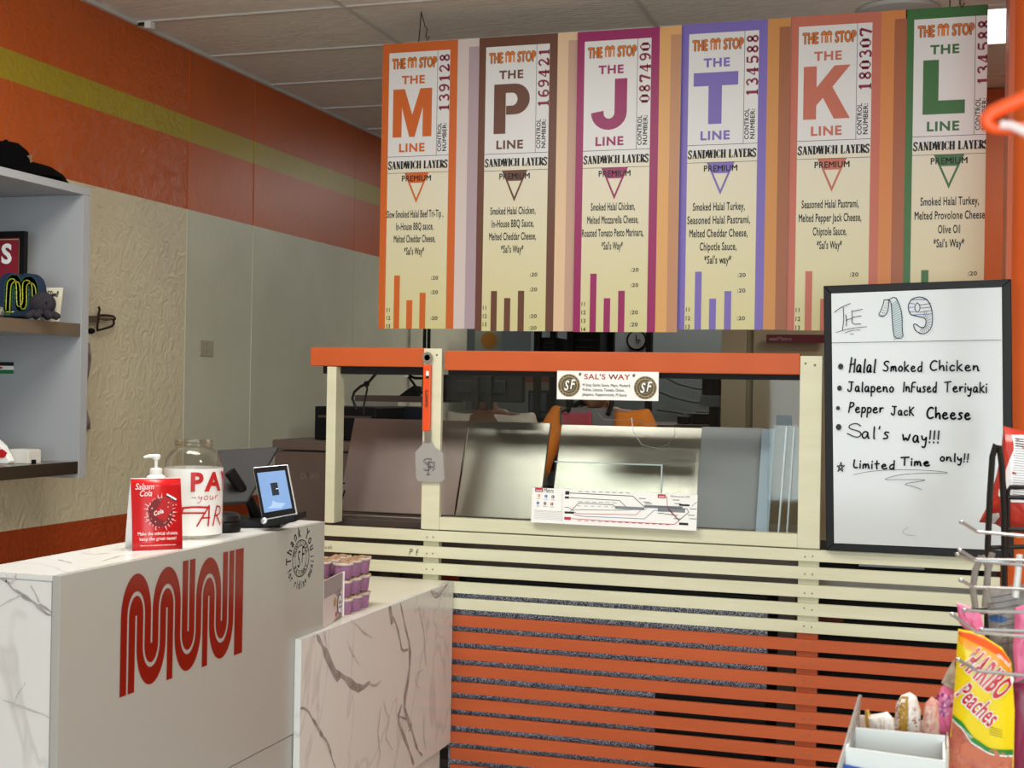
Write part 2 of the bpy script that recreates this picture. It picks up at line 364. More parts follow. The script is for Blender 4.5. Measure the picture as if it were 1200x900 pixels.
def marble_mat():
    mt = bpy.data.materials.new('white_marble_laminate'); mt.use_nodes = True; nt = mt.node_tree; b = nt.nodes['Principled BSDF']
    tc = nt.nodes.new('ShaderNodeTexCoord'); n1 = nt.nodes.new('ShaderNodeTexNoise'); n1.inputs['Scale'].default_value = 1.1; n1.inputs['Detail'].default_value = 5; n1.inputs['Distortion'].default_value = 1.0
    nt.links.new(tc.outputs['Object'], n1.inputs['Vector'])
    sub = nt.nodes.new('ShaderNodeMath'); sub.operation = 'SUBTRACT'; sub.inputs[1].default_value = 0.5; ab = nt.nodes.new('ShaderNodeMath'); ab.operation = 'ABSOLUTE'
    nt.links.new(n1.outputs['Fac'], sub.inputs[0]); nt.links.new(sub.outputs[0], ab.inputs[0])
    rp = nt.nodes.new('ShaderNodeValToRGB'); e = rp.color_ramp.elements
    e[0].position = 0.0; e[0].color = L3((204, 203, 201)); e[1].position = 0.008; e[1].color = L3((222, 222, 220))
    nt.links.new(ab.outputs[0], rp.inputs[0]); nt.links.new(rp.outputs[0], b.inputs['Base Color']); b.inputs['Roughness'].default_value = 0.2
    return mt
MARBLE = marble_mat()
VEIN = mat('grey_marble_vein', (132, 128, 128), 0.2, vary=(176, 172, 170), vscale=30)
VEIN2 = mat('pale_marble_vein', (176, 173, 172), 0.2, vary=(205, 202, 200), vscale=25)

def wall_paint(name, bands, stops, rough, bump, bscale):
    """paint bands by height, over a trowelled relief"""
    mt = bpy.data.materials.new(name); mt.use_nodes = True; nt = mt.node_tree; b = nt.nodes['Principled BSDF']
    ge = nt.nodes.new('ShaderNodeNewGeometry'); sp = nt.nodes.new('ShaderNodeSeparateXYZ'); nt.links.new(ge.outputs['Position'], sp.inputs[0])
    dv = nt.nodes.new('ShaderNodeMath'); dv.operation = 'DIVIDE'; dv.inputs[1].default_value = 3.2; nt.links.new(sp.outputs['Z'], dv.inputs[0])
    rp = nt.nodes.new('ShaderNodeValToRGB'); rp.color_ramp.interpolation = 'CONSTANT'; e = rp.color_ramp.elements
    e[0].position = 0; e[0].color = L3(bands[0]); e[1].position = stops[0] / 3.2; e[1].color = L3(bands[1])
    for c, s_ in zip(bands[2:], stops[1:]):
        k = e.new(s_ / 3.2); k.color = L3(c)
    nt.links.new(dv.outputs[0], rp.inputs[0])
    n0 = nt.nodes.new('ShaderNodeTexNoise'); n0.inputs['Scale'].default_value = 2.2; n0.inputs['Detail'].default_value = 6; nt.links.new(ge.outputs['Position'], n0.inputs['Vector'])
    mx = nt.nodes.new('ShaderNodeMix'); mx.data_type = 'RGBA'; mx.blend_type = 'MULTIPLY'; mx.inputs[0].default_value = 0.35
    r2 = nt.nodes.new('ShaderNodeValToRGB'); r2.color_ramp.elements[0].color = (0.72, 0.7, 0.66, 1); r2.color_ramp.elements[1].color = (1.1, 1.1, 1.1, 1)
    r2.color_ramp.elements[0].position = .3; r2.color_ramp.elements[1].position = .7
    nt.links.new(n0.outputs['Fac'], r2.inputs[0]); nt.links.new(rp.outputs[0], mx.inputs[6]); nt.links.new(r2.outputs[0], mx.inputs[7]); nt.links.new(mx.outputs[2], b.inputs['Base Color'])
    b.inputs['Roughness'].default_value = rough
    n1 = nt.nodes.new('ShaderNodeTexNoise'); n1.inputs['Scale'].default_value = bscale; n1.inputs['Detail'].default_value = 6; n1.inputs['Distortion'].default_value = 1.5
    nt.links.new(ge.outputs['Position'], n1.inputs['Vector'])
    bp = nt.nodes.new('ShaderNodeBump'); bp.inputs['Strength'].default_value = bump; bp.inputs['Distance'].default_value = 0.02
    nt.links.new(n1.outputs['Fac'], bp.inputs['Height']); nt.links.new(bp.outputs[0], b.inputs['Normal'])
    return mt
OR_, OL_, BG_ = (194, 88, 22), (172, 150, 34), (220, 210, 180)
WALL_L = wall_paint('painted_trowelled_wall', [(176, 72, 28), BG_, OR_, OL_, OR_], [0.932, 2.30, 2.612, 2.714], 0.34, 0.42, 18)
WALL_S = wall_paint('painted_smooth_wall', [(176, 72, 28), (206, 206, 186), OR_, OL_, OR_], [0.932, 2.30, 2.612, 2.714], 0.4, 0.12, 7)
WALL_R = wall_paint('painted_orange_wall', [(176, 72, 28), OR_, OR_], [0.9, 2.2], 0.5, 0.1, 7)
KITCH = mat('blue_grey_kitchen_wall', (120, 128, 130), 0.55, vary=(108, 116, 120), vscale=2)
CEIL = mat('mineral_ceiling_tile', (238, 235, 228), 0.85, vary=(222, 219, 212), vscale=60, bump=0.5, bscale=70, stretch=(0.25, 1, 1))
TBAR = mat('ceiling_grid_bar', (205, 202, 196), 0.5)
FLOORM = mat('grey_vinyl_floor', (170, 162, 150), 0.35, vary=(155, 148, 138), vscale=3)
DAYW = mat('cream_room_wall', (196, 190, 172), 0.6)

# ---------------------------------------------------------------- setting
XL, XR, YF, YB, ZC = -3.30, 3.2, -3.5, 9.4, 3.04
MB().box(XL - .1, YF - .1, -0.06, XR + .1, YB + .1, 0).build('floor', FLOORM, kind='structure')
ce = MB().box(XL - .1, YF - .1, ZC + 0.02, XR + .1, YB + .1, ZC + 0.08).build('ceiling', mat('ceiling_plenum', (40, 40, 40), .9), kind='structure')
xs = [XL, -2.32, -1.15, 0.07, 1.29, 2.51, XR]
ys = [YF]; y = 5.035 - 14 * 0.6096 + 0.0
ys = [YF] + [5.035 + k * 0.6096 for k in range(-13, 8)] + [YB]
tile_me = {}
for i in range(len(xs) - 1):
    for j in range(len(ys) - 1):
        sx, sy = round(xs[i + 1] - xs[i] - .014, 3), round(ys[j + 1] - ys[j] - .014, 3)
        if any(abs((xs[i] + xs[i + 1]) / 2 - p[0]) < .5 and abs((ys[j] + ys[j + 1]) / 2 - p[1]) < .25 for p in PANELS[:4]): continue
        if (sx, sy) not in tile_me:
            o = MB().box(-sx / 2, -sy / 2, 0.004, sx / 2, sy / 2, 0.016).build('ceiling_tile', CEIL, ce); tile_me[(sx, sy)] = o.data
        else:
            o = bpy.data.objects.new('ceiling_tile', tile_me[(sx, sy)]); COL.objects.link(o); o.parent = ce
        o.location = ((xs[i] + xs[i + 1]) / 2, (ys[j] + ys[j + 1]) / 2, ZC + random.uniform(-.001, .002))
for x in xs[1:-1]: B(x - .011, YF, ZC - .002, x + .011, YB, ZC + .006).build('grid_bar', TBAR, ce)
for y in ys[1:-1]: B(XL, y - .011, ZC - .003, XR, y + .011, ZC + .005).build('grid_bar', TBAR, ce)
B(XL, YF, ZC - .012, XL + .02, YB, ZC + .004).build('wall_angle', TBAR, ce)

wl = B(XL - .12, YF - .1, 0, XL - .012, YB + .1, ZC + .02).build('wall_left', DAYW, kind='structure')
seams = [YF, -1.0, 1.4, 3.05, 5.487, 6.115, 7.35, YB]
for k in range(len(seams) - 1):
    B(XL - .012, seams[k] + .002, 0, XL, seams[k + 1] - .002, ZC).build('wall_panel', WALL_L if k < 4 else WALL_S, wl)
for yy in (5.487, 6.115): B(XL - .001, yy - .006, 0.0, XL + .003, yy + .006, ZC).build('seam_strip', WALL_S, wl)
B(XL, YB, 0, XR, YB + .1, ZC).build('wall_back', KITCH, kind='structure')
B(XR, YF - .1, 0, XR + .1, YB + .1, ZC).build('wall_right', DAYW, kind='structure')
wf = MB(); wf.box(XL, YF - .1, 0, XR, YF, .45); wf.box(XL, YF - .1, 2.75, XR, YF, ZC)
for a, b in ((XL, -1.5), (.1, .3), (3.0, XR)): wf.box(a, YF - .1, .45, b, YF, 2.75)
wf.build('wall_front', DAYW, kind='structure')
for i, xx in enumerate((-.70, 1.65)):
    fr = MB(); w2 = 1.345 if i else .795
    fr.box(xx - w2, YF - .08, .45, xx - w2 + .05, YF - .02, 2.75); fr.box(xx + w2 - .05, YF - .08, .45, xx + w2, YF - .02, 2.75)
    fr.box(xx - .025, YF - .08, .45, xx + .025, YF - .02, 2.75); fr.box(xx - w2, YF - .08, .45, xx + w2, YF - .02, .5)
    fr.box(xx - w2, YF - .08, 2.70, xx + w2, YF - .02, 2.75)
    fr.build('window_%d' % (i + 1), mat('aluminium_frame', (150, 150, 150), .4, .6), kind='structure')

for px, py, e in PANELS[:4]:
    t = thing('ceiling_light', 'lit rectangular fluorescent ceiling panel beyond the green L line menu panel' if py > 5 and px > 0 else ('lit rectangular ceiling panel above the tall white counter' if px < 0 and py < 3 else ('lit rectangular ceiling panel over the right of the shop behind the viewer' if py < 3 else 'lit rectangular ceiling panel over the far back kitchen')), 'light', (px, py, ZC))
    MB().box(px - .57, py - .28, ZC - .001, px + .57, py + .28, ZC + .012).build('diffuser', mat('light_diffuser', (255, 246, 230), .6, emit=3.0), t)
    f_ = MB()
    for a in ((-.6, -.3, -.58, .3), (.58, -.3, .6, .3), (-.58, -.3, .58, -.28), (-.58, .28, .58, .3)): f_.box(px + a[0], py + a[1], ZC - .006, px + a[2], py + a[3], ZC + .01)
    f_.build('frame', TBAR, t)

# orange kitchen soffit and cream cupboards on the right, far side
B(0.02, 7.15, 2.05, XR, 7.3, ZC).build('wall_kitchen', WALL_R, kind='structure')
# orange pillar at the right
pil = B(0.2225, 4.60, 0, 0.80, 4.85, ZC).build('pillar_right', mat('orange_pillar_paint', (206, 90, 26), .6, vary=(196, 82, 22), vscale=3, bump=.08, bscale=20, spec=.2), kind='structure')
B(0.205, 4.585, 0, 0.222, 4.86, ZC).build('corner_bead', mat('orange_pillar_edge', (178, 78, 34), .5), pil)
B(0.80, 4.65, 0, XR, 4.80, ZC).build('wall_partition', MATS['orange_pillar_paint'], kind='structure')

# ---------------------------------------------------------------- slatted front of the sandwich counter
YS = 4.60
fence = thing('slatted_counter_front', 'cream and orange horizontal slatted wood counter front with tall posts and orange top rail', 'counter front', (-1.0, YS, 0))
def nails(mb, pts, r=0.004):
    for x, z in pts: mb.lathe([(r, 0), (r, .0012)], (x, YS - .0008, z), 6, axis=(0, -1, 0))
nb = MB()
for k in range(16):
    zt = 0.981 - k * 0.0600
    dz = random.uniform(-.0015, .0015); th = .040 + random.uniform(-.001, .001)
    lo = (-2.235, YS, zt - th + dz); 
    x0 = -2.235 if k < 3 else (-2.235 if k < 5 else -1.655)
    sl = B(x0 if k < 15 else -1.655, YS, zt - th + dz, 0.204, YS + .018, zt + dz)
    sl.build('slat', CREAM if k < 5 else ORANGE_SLAT, fence, bevel=.0015)
    for px_ in (-1.757, -1.733, -0.41, -0.385, -2.19):
        if px_ < -1.66 and k >= 5: continue
        nails(nb, [(px_, zt - th / 2 + random.uniform(-.006, .006))], .0028)
nb.build('nail_heads', NAIL, fence, kind='stuff')
B(-1.711, YS, .985, -.436, YS + .04, 1.030).build('sill_rail', CREAM, fence, bevel=.002)
B(-1.781, YS - .002, .985, -1.711, YS + .02, 1.641).build('post', CREAM, fence, bevel=.002)
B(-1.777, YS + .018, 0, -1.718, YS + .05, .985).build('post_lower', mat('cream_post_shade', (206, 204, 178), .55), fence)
B(-0.436, YS - .002, .985, -.363, YS + .03, 1.626).build('post', CREAM, fence, bevel=.002)
B(-0.433, YS + .018, .72, -.366, YS + .05, .985).build('post_lower', CREAM, fence)
B(-0.433, YS + .018, 0, -.366, YS + .05, .72).build('post_lower', ORANGE_SLAT, fence)
B(-2.166, YS + .0, .99, -2.128, YS + .075, 1.571).build('post', CREAM, fence, bevel=.002)
B(-1.701, YS, 1.563, -.437, YS + .038, 1.634).build('top_rail', ORANGE, fence, bevel=.003)
B(-2.235, YS, 1.573, -1.782, YS + .038, 1.643).build('top_rail', ORANGE, fence, bevel=.003)
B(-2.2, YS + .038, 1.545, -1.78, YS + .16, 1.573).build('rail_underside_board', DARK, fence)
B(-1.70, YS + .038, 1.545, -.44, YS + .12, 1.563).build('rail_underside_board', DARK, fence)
B(-1.655, YS + .004, .0, .2, YS + .02, .045).build('base_trim', WHITE, fence)
wb_ = MB()
for px, py, r in ((501, 697 - 52, 0), (960, 426, 0)): pass
c = Canvas((-1.781, YS - .0025, 1.60), (1, 0, 0), (0, 0, 1))
for px, py in ((512, 416), (944, 426), (955, 428)): 
    q = c.px(px, py); c.disc('knot', q[0], q[1], .0042, 1, 10)
for px, py in ((390, 640 - 2), (486, 645), (498 - 8, 660)): pass
c.done(fence, {'knot': 'screw_spot'}, {'knot': NAIL})
c = Canvas((-2.2, YS - .0001, .9), (1, 0, 0), (0, 0, 1))
q = c.px(381, 643); c.strokes('w', 'oak', q[0], q[1], .016, .0016)
q = c.px(480, 650); c.strokes('w', 'P f', q[0], q[1], .022, .003, gapw=.4)
c.done(fence, {'w': 'pencil_scribble'}, {'w': NAIL})

# speckled worktop carcass behind the slats
SPECK = mat('blue_black_speckled_panel', (30, 34, 44), .35)
nt = SPECK.node_tree; b = nt.nodes['Principled BSDF']; tc = nt.nodes.new('ShaderNodeTexCoord'); vo = nt.nodes.new('ShaderNodeTexNoise'); vo.inputs['Scale'].default_value = 330; vo.inputs['Detail'].default_value = 2
nt.links.new(tc.outputs['Object'], vo.inputs['Vector']); rp = nt.nodes.new('ShaderNodeValToRGB'); e = rp.color_ramp.elements
e[0].position = .44; e[0].color = L3((60, 66, 84)); e[1].position = .60; e[1].color = L3((235, 240, 250)); k = e.new(.50); k.color = L3((130, 140, 165)); nt.links.new(vo.outputs['Fac'], rp.inputs[0]); nt.links.new(rp.outputs[0], b.inputs['Base Color'])
cab = thing('speckled_base_cabinet', 'blue-black speckled panel cabinet behind the orange slats', 'cabinet', (-1.2, 4.8, 0))
MB().box(-1.69, 4.68, .45, -.54, 4.70, .78).build('upper_panel', SPECK, cab)
MB().box(-1.69, 4.68, .02, -.925, 4.70, .445).build('lower_panel', SPECK, cab)
MB().box(-1.64, 4.70, .0, -.545, 5.15, .80).build('carcass', DARK, cab)
pl = B(-1.10, 4.675, .385, -.93, 4.68, .418).build('rating_plate', mat('blue_grey_plate', (112, 130, 150), .4, .3), cab)
c = Canvas((-1.10, 4.675, .385), (1, 0, 0), (0, 0, 1)); c.text('t', 'MODEL SERIAL', .01, .017, .008, 'b', width=.09, align='l'); c.disc('t', .165, .018, .005); c.done(cab, {'t': 'plate_lettering'}, {'t': INK})
oc = thing('kitchen_undercounter', 'black undercounter unit seen between the slats below the right post', 'cabinet', (-.2, 5.0, 0))
MB().box(-.43, 4.9, 0, .19, 5.4, .93).build('body', BLACK, oc)
MB().box(-.42, 4.885, .80, .18, 4.9, .86).build('steel_strip', STEEL, oc)
MB().box(-.25, 4.885, .90, -.03, 4.9, .925).build('lit_strip', mat('pale_blue_strip', (190, 210, 225), .3), oc)
MB().box(-.42, 4.885, .70, -.3, 4.9, .75).build('rust_strip', mat('brick_red_strip', (120, 52, 30), .5), oc)

# prep table with the open steel lids
prep = thing('sandwich_prep_table', 'long stainless sandwich prep table behind the cream slats and glass', 'prep table', (-1.3, 5.1, 0))
MB().box(-2.26, 4.78, .81, -.44, 5.20, .955).build('body', STEELD, prep, bevel=.004)
MB().box(-2.26, 4.80, .957, -.44, 5.18, 1.005).build('rim', STEEL, prep, bevel=.003)
MB().box(-2.245, 4.70, .94, -1.79, 4.80, 1.0).build('rim_bracket', STEELD, prep, bevel=.002)
MB().lathe([(.006, 0), (.006, .004)], (-1.93, 4.70, .975), 10, axis=(0, -1, 0)).build('screw_head', mat('rust_screw', (110, 60, 45), .5), prep)
MB().box(-2.24, 4.8, .0, -2.18, 5.18, .81).build('leg', STEELD, prep); MB().box(-.52, 4.83, .0, -.46, 4.88, .81).build('leg', STEELD, prep); MB().box(-2.24, 4.8, .1, -1.66, 5.18, .14).build('undershelf', STEELD, prep)
def lid(x0, x1, name, m, label, x0t=None, x1t=None, z1=1.372):
    x0t = x0 if x0t is None else x0t; x1t = x1 if x1t is None else x1t
    mb = MB().slab([(x0, 4.85, 1.012), (x1, 4.85, 1.012), (x1t, 5.0, z1), (x0t, 5.0, z1)], -.012)
    o = mb.build('lid', m, prep, bevel=.003, label=label)
lid(-2.23, -1.745, 'a', mat('steel_lid_brownish', (150, 138, 134), .38, .9, vary=(134, 122, 118), vscale=3, bump=.03, bscale=20), 'brownish brushed steel lid left of the spatula')
lid(-1.74, -1.41, 'b', mat('steel_lid_bright', (160, 158, 150), .32, .95, vary=(148, 146, 138), vscale=2.5, bump=.03, bscale=20), 'bright steel lid right of the main post')
lid(-1.368, -.70, 'c', MATS['steel_lid_bright'], 'wide bright steel lid behind the transit map', z1=1.368)
lid(-.828, -.60, 'd', mat('grey_plastic_lid', (150, 152, 156), .4), 'matt grey lid at the right end')
cab_ = MB().tube([at(404, 566, Y=4.84), at(398, 568, Y=4.82), at(395, 580, Y=4.82), at(399, 587, Y=4.82), at(404, 575, Y=4.82), at(399, 590, Y=4.83), at(391, 600, Y=4.83)], .003, 6).build('lid_cable', BLACK, prep, smooth=True)
MB().slab([(-.60, 4.80, 1.006), (-.555, 4.80, 1.006), (-.555, 4.95, 1.37), (-.60, 4.95, 1.37)], -.004).build('acrylic_end_guard', mat('pale_blue_acrylic', (180, 196, 214), .2), prep)

# glass sneeze guard
def glass_mat(name, tint=(0.93, 0.95, 0.94), refl=0.014):
    mt = bpy.data.materials.new(name); mt.use_nodes = True; nt = mt.node_tree; nt.nodes.clear()
    out = nt.nodes.new('ShaderNodeOutputMaterial'); mx = nt.nodes.new('ShaderNodeMixShader'); tr = nt.nodes.new('ShaderNodeBsdfTransparent'); gl = nt.nodes.new('ShaderNodeBsdfGlossy')
    fr = nt.nodes.new('ShaderNodeFresnel'); fr.inputs[0].default_value = 1.5; ad = nt.nodes.new('ShaderNodeMath'); ad.operation = 'MULTIPLY'; ad.inputs[1].default_value = refl / .04
    nt.links.new(fr.outputs[0], ad.inputs[0]); nt.links.new(ad.outputs[0], mx.inputs[0]); tr.inputs[0].default_value = (*tint, 1); gl.inputs['Roughness'].default_value = 0.03
    nt.links.new(tr.outputs[0], mx.inputs[1]); nt.links.new(gl.outputs[0], mx.inputs[2]); nt.links.new(mx.outputs[0], out.inputs[0]); return mt
GLASS = glass_mat('clear_acrylic')
tag(MB().box(-1.708, 4.642, 1.032, -.44, 4.646, 1.545).build('sneeze_guard', GLASS), 'large clear sneeze guard pane between the two cream posts', 'glass pane')
g2 = thing('acrylic_food_guard', 'small clear acrylic box guard with lit edges in front of the wide steel lid', 'guard', (-1.1, 4.78, 1.0))
MB().box(-1.325, 4.76, 1.006, -.93, 4.763, 1.235).build('front_pane', glass_mat('clear_acrylic_small', refl=.02), g2)
e_ = MB(); e_.box(-1.325, 4.757, 1.235, -.93, 4.766, 1.239); e_.box(-.932, 4.757, 1.006, -.927, 4.766, 1.239); e_.build('polished_edge', mat('bright_acrylic_edge', (225, 235, 238), .15), g2)
g3 = thing('acrylic_side_guard', 'clear acrylic side guard with two white edges beside the right post', 'guard', (-.49, 4.78, 1.0))
for p, q in (((922, 500), (912, 626)), ((931, 500), (922, 628))):
    a = at(p[0], p[1], Y=4.74); b_ = at(q[0], q[1], Y=4.74); MB().tube([a, b_], .0035, 6).build('white_edge', mat('bright_acrylic_edge', (225, 235, 238), .15), g3)
a = at(917, 490, Y=4.74); MB().box(a.x - .02, 4.73, a.z - .025, a.x + .03, 4.76, a.z + .01).build('clamp', BLACK, g3)
MB().box(-.555, 4.75, 1.0, -.445, 4.752, 1.39).build('pane', MATS.get('x') or glass_mat('clear_acrylic_side', refl=.02), g3)
# hanging hook wires at the guard
t = thing('bag_clip_hook', 'thin wire hook hanging over the top edge of the wide steel lid', 'hook', at(765, 500, Y=4.8))
MB().tube([at(700, 484, Y=4.8), at(708, 492, Y=4.8), at(741, 492, Y=4.8), at(760, 497, Y=4.8), at(790, 498, Y=4.8), at(791, 510, Y=4.8), at(783, 520, Y=4.8), at(770, 526, Y=4.8), at(752, 521, Y=4.8), at(742, 505, Y=4.8), at(740, 490, Y=4.8)], .0012, 5).build('wire', CHROME, t, smooth=True)

# ---- Sal's way sign
def disc_emblem(c, x, y, r):
    c.disc('brown', x, y, r, 1, 36); c.band('tan', x, y, r * .72, r * .78, r * .72, r * .78, 0, 2 * math.pi, 2, 40); c.band('tan', x, y, r * .94, r * .98, r * .94, r * .98, 0, 2 * math.pi, 2, 40)
    c.band('tan', x, y, r * .5, r * .53, r * .5, r * .53, 0, 2 * math.pi, 2, 40)
    c.arc_text('tan', 'MUNICIPAL', x, y, r * .79, r * .79, math.radians(165), math.radians(15), r * .13, 'b', layer=2)
    c.arc_text('tan', 'RAILWAY', x, y, r * .92, r * .92, math.radians(210), math.radians(330), r * .13, 'b', inward=True, layer=2)
    c.text('wh', 'S', x - r * .25, y - r * .42, r * .84, 'b', slant=.25, layer=3, xs=.7); c.text('wh', 'F', x + r * .28, y - r * .30, r * .84, 'b', slant=.25, layer=3, xs=.7)
TAN = mat('tan_print', (176, 160, 118), .5); BRN = mat('brown_print', (84, 72, 52), .5); REDT = mat('brick_red_print', (170, 62, 44), .5)
sg = thing('menu_note_sign', 'white sign with two round brown SF emblems hanging under the orange rail', 'sign', (-1.274, 4.59, 1.466))
MB().box(-1.274, 4.588, 1.466, -.912, 4.592, 1.566).build('board', PAPER, sg)
c = Canvas((-1.274, 4.588, 1.466), (1, 0, 0), (0, 0, 1))
c0 = c
for ex, ey in ((.044, .049), (.316, .045)):
    c = Canvas((-1.274, 4.588, 1.466), (1, 0, 0), (0, 0, 1)); c.single = ('brown',); disc_emblem(c, ex, ey, .040)
    c.done(sg, {'brown': 'round_emblem', 'tan': 'emblem_ring_lettering', 'wh': 'emblem_initials'}, {'brown': BRN, 'tan': TAN, 'wh': PAPER})
c = c0
c.text('red', "SAL'S WAY", .180, .072, .018, 'b', width=.165); c.text('ink', '*', .084, .076, .018, 'b'); c.text('ink', '*', .276, .074, .018, 'b')
for i, s_ in enumerate(('M Stop Garlic Sauce, Mayo, Mustard,', 'Pickles, Lettuce, Tomato, Onion,', 'Jalapeno, Pepperoncinis, M Sauce')):
    c.text('ink', s_, .093, .047 - i * .0165, .0095, 'b', width=(.172, .15, .158)[i], align='l')
c.done(sg, {'brown': 'round_emblem', 'tan': 'emblem_ring_lettering', 'wh': 'emblem_initials', 'red': 'heading_lettering', 'ink': 'note_lettering'}, {'brown': BRN, 'tan': TAN, 'wh': PAPER, 'red': REDT, 'ink': INK})

# ---- transit map sign
mp_ = thing('transit_map_sign', 'white transit line map leaning on the cream sill rail', 'sign', (-1.07, 4.59, 1.03))
O = Vector((-1.357, 4.575, 1.0305)); U = Vector((1, 0, -.004)); V = Vector((0, .10, 1)).normalized()
mb = MB(); P0 = [O, O + U * .586, O + U * .586 + V * .122, O + V * .122]; mb.slab(P0, -.003); mb.build('board', PAPER, mp_)
c = Canvas(O + Vector((0, -.0004, 0)), U, V)
def mpx(x, y): return c.px(600 + x / 4.8, 560 + y / 4.8)
def mline(k, w, *pts): c.line(k, [mpx(*p) for p in pts], w, 1, joint=False)
def mbox(k, x0, y0, x1, y1, l=1):
    a = mpx(x0, y1); b = mpx(x1, y0); c.rect(k, a[0], a[1], b[0], b[1], l)
mbox('red', 130, 55, 176, 78); mbox('red', 820, 90, 866, 110); mbox('red', 294, 220, 332, 234)
a = mpx(180, 82); c.text('ink', 'Metro', a[0], a[1], .016, 'r', width=.036, align='l')
for i, (x, y) in enumerate(((152, 100), (192, 103), (231, 106), (146, 141), (186, 143), (225, 146))):
    a = mpx(x, y); k = ('org', 'blu', 'ink', 'blu', 'ink', 'red')[i]; c.disc(k, a[0], a[1], .0055, 1, 16); c.text('wh', 'NJKLMT'[i], a[0], a[1] - .003, .006, 'b', layer=2)
    a = mpx(x, y + 19); c.text('ink', ('JUDAH', 'CHURCH', 'INGLE', 'OCEAN', 'TARAVAL', 'THIRD')[i], a[0], a[1], .0028, 'r')
for y in range(188, 236, 8): mline('grey', .0006, (125, y), (278, y + 8))
mline('grey', .0008, (284, 80), (281, 246)); mline('grey', .0008, (125, 182), (283, 190))
mline('ink', .0022, (325, 84), (680, 100), (745, 160), (960, 160)); mline('ink', .0018, (325, 110), (605, 125), (645, 162))
mline('ink', .0018, (325, 192), (375, 141), (570, 150), (600, 172)); mline('ink', .0016, (297, 164), (320, 165), (345, 185))
mline('grn', .0016, (345, 178), (600, 180), (760, 172)); mline('red', .0016, (345, 188), (370, 200), (700, 205), (725, 180)); mline('blu', .0016, (350, 205), (390, 214), (745, 228), (800, 180), (960, 178))
mline('red', .002, (335, 228), (600, 244), (915, 258), (940, 238), (875, 170), (872, 100)); mline('ink', .002, (880, 168), (940, 235), (995, 190), (985, 170), (880, 165)); mline('ink', .0012, (1012, 155), (1040, 132))
mbox('ink', 300, 74, 324, 93); mbox('ink', 298, 104, 322, 115); mbox('ink', 296, 190, 350, 199); mbox('ink', 940, 250, 992, 261); mbox('grey', 745, 158, 960, 165); mbox('grey', 580, 163, 745, 172); mbox('grey', 820, 168, 975, 186); mbox('ink', 940, 146, 1000, 154)
for i in range(14):
    x = 370 + i * 38; mbox('red', x, 238 + i * 1.6, x + 22, 240 + i * 1.6)
    if i < 8: mbox('grey', x + 5, 74 + i, x + 27, 77 + i)
    if i < 6: mbox('grey', x + 2, 132 + i, x + 30, 134 + i); mbox('grey', x, 155 + i, x + 16, 157 + i)
for x, y in ((715, 112), (740, 132), (750, 140), (820, 195), (860, 200), (905, 120), (915, 140), (1000, 170), (990, 205), (1000, 225), (895, 205), (910, 225)): mbox('grey', x, y, x + 38, y + 3)
a = mpx(893, 104); c.text('ink', 'Effective January 2020', a[0], a[1], .0055, 'r', width=.066, align='l')
a = mpx(153, 75); c.text('wh', 'muni', a[0], a[1], .0075, 'b', layer=2); a = mpx(843, 106); c.text('wh', 'muni', a[0], a[1], .0065, 'b', layer=2)
c.done(mp_, {'ink': 'map_black_lines', 'red': 'map_red_lines', 'blu': 'map_blue_lines', 'grn': 'map_green_lines', 'grey': 'map_small_print', 'org': 'map_orange_dots', 'wh': 'map_white_letters'},
       {'ink': INK, 'red': mat('map_red', (180, 40, 60), .5), 'blu': mat('map_blue', (40, 100, 170), .5), 'grn': mat('map_green', (40, 130, 80), .5), 'grey': mat('map_grey', (128, 132, 138), .5), 'org': mat('map_orange', (205, 110, 50), .5), 'wh': PAPER})

# ---- spatula on the post
sp = thing('souvenir_spatula', 'steel spatula with orange handle hanging on the main cream post', 'spatula', (-1.756, 4.585, 1.6))
c2 = at(501, 419, Y=4.585); MB().lathe([(.020, 0), (.020, .004), (.011, .004), (.011, 0)], c2, 20, axis=(0, -1, 0)).build('hanging_ring', STEEL, sp)
def qx(x, y): return at(x, y, Y=4.585)
hb = MB(); a = [qx(496.5, 427), qx(505.5, 427), qx(506, 505), qx(496.5, 505)]; hb.slab([a[0], a[3], a[2], a[1]], .0); hb = MB(); mid = (a[0] + a[2]) / 2
hb.box(a[0].x, 4.578, a[3].z, a[1].x, 4.594, a[0].z); hb.build('handle', mat('orange_handle', (222, 78, 28), .4), sp, bevel=.003)
cc = Canvas((a[0].x, 4.577, a[3].z), (1, 0, 0), (0, 0, 1)); hw = a[1].x - a[0].x; hh = a[0].z - a[3].z
cc.text('ink', 'GIANTS', hw * .72, hh * .36, .011, 'b', width=.062, align='l', rot=math.pi / 2); cc.rect('wh', hw * .42, hh * .83, hw * .8, hh * .9); cc.rect('ink', hw * .42, hh * .79, hw * .8, hh * .83)
cc.done(sp, {'ink': 'handle_lettering', 'wh': 'handle_badge'}, {'ink': INK, 'wh': PAPER})
MB().box(a[3].x + .004, 4.583, qx(500, 519).z, a[2].x - .004, 4.589, a[3].z + .01).build('neck', STEEL, sp)
bl = [(496, 517), (506, 517), (509, 524), (519, 531), (520.5, 561), (517, 565), (490, 564), (487.5, 560), (486.5, 530), (494, 522)]
pts = [qx(*p) for p in bl]; mb = MB(); mb.prism([(p.x, p.z) for p in pts], (0, 4.588, 0), (1, 0, 0), (0, 0, 1), .003); mb.build('blade', mat('satin_steel_blade', (176, 176, 176), .4, .55), sp)
cc = Canvas((0, 4.5845, 0), (1, 0, 0), (0, 0, 1)); k = qx(502, 547)
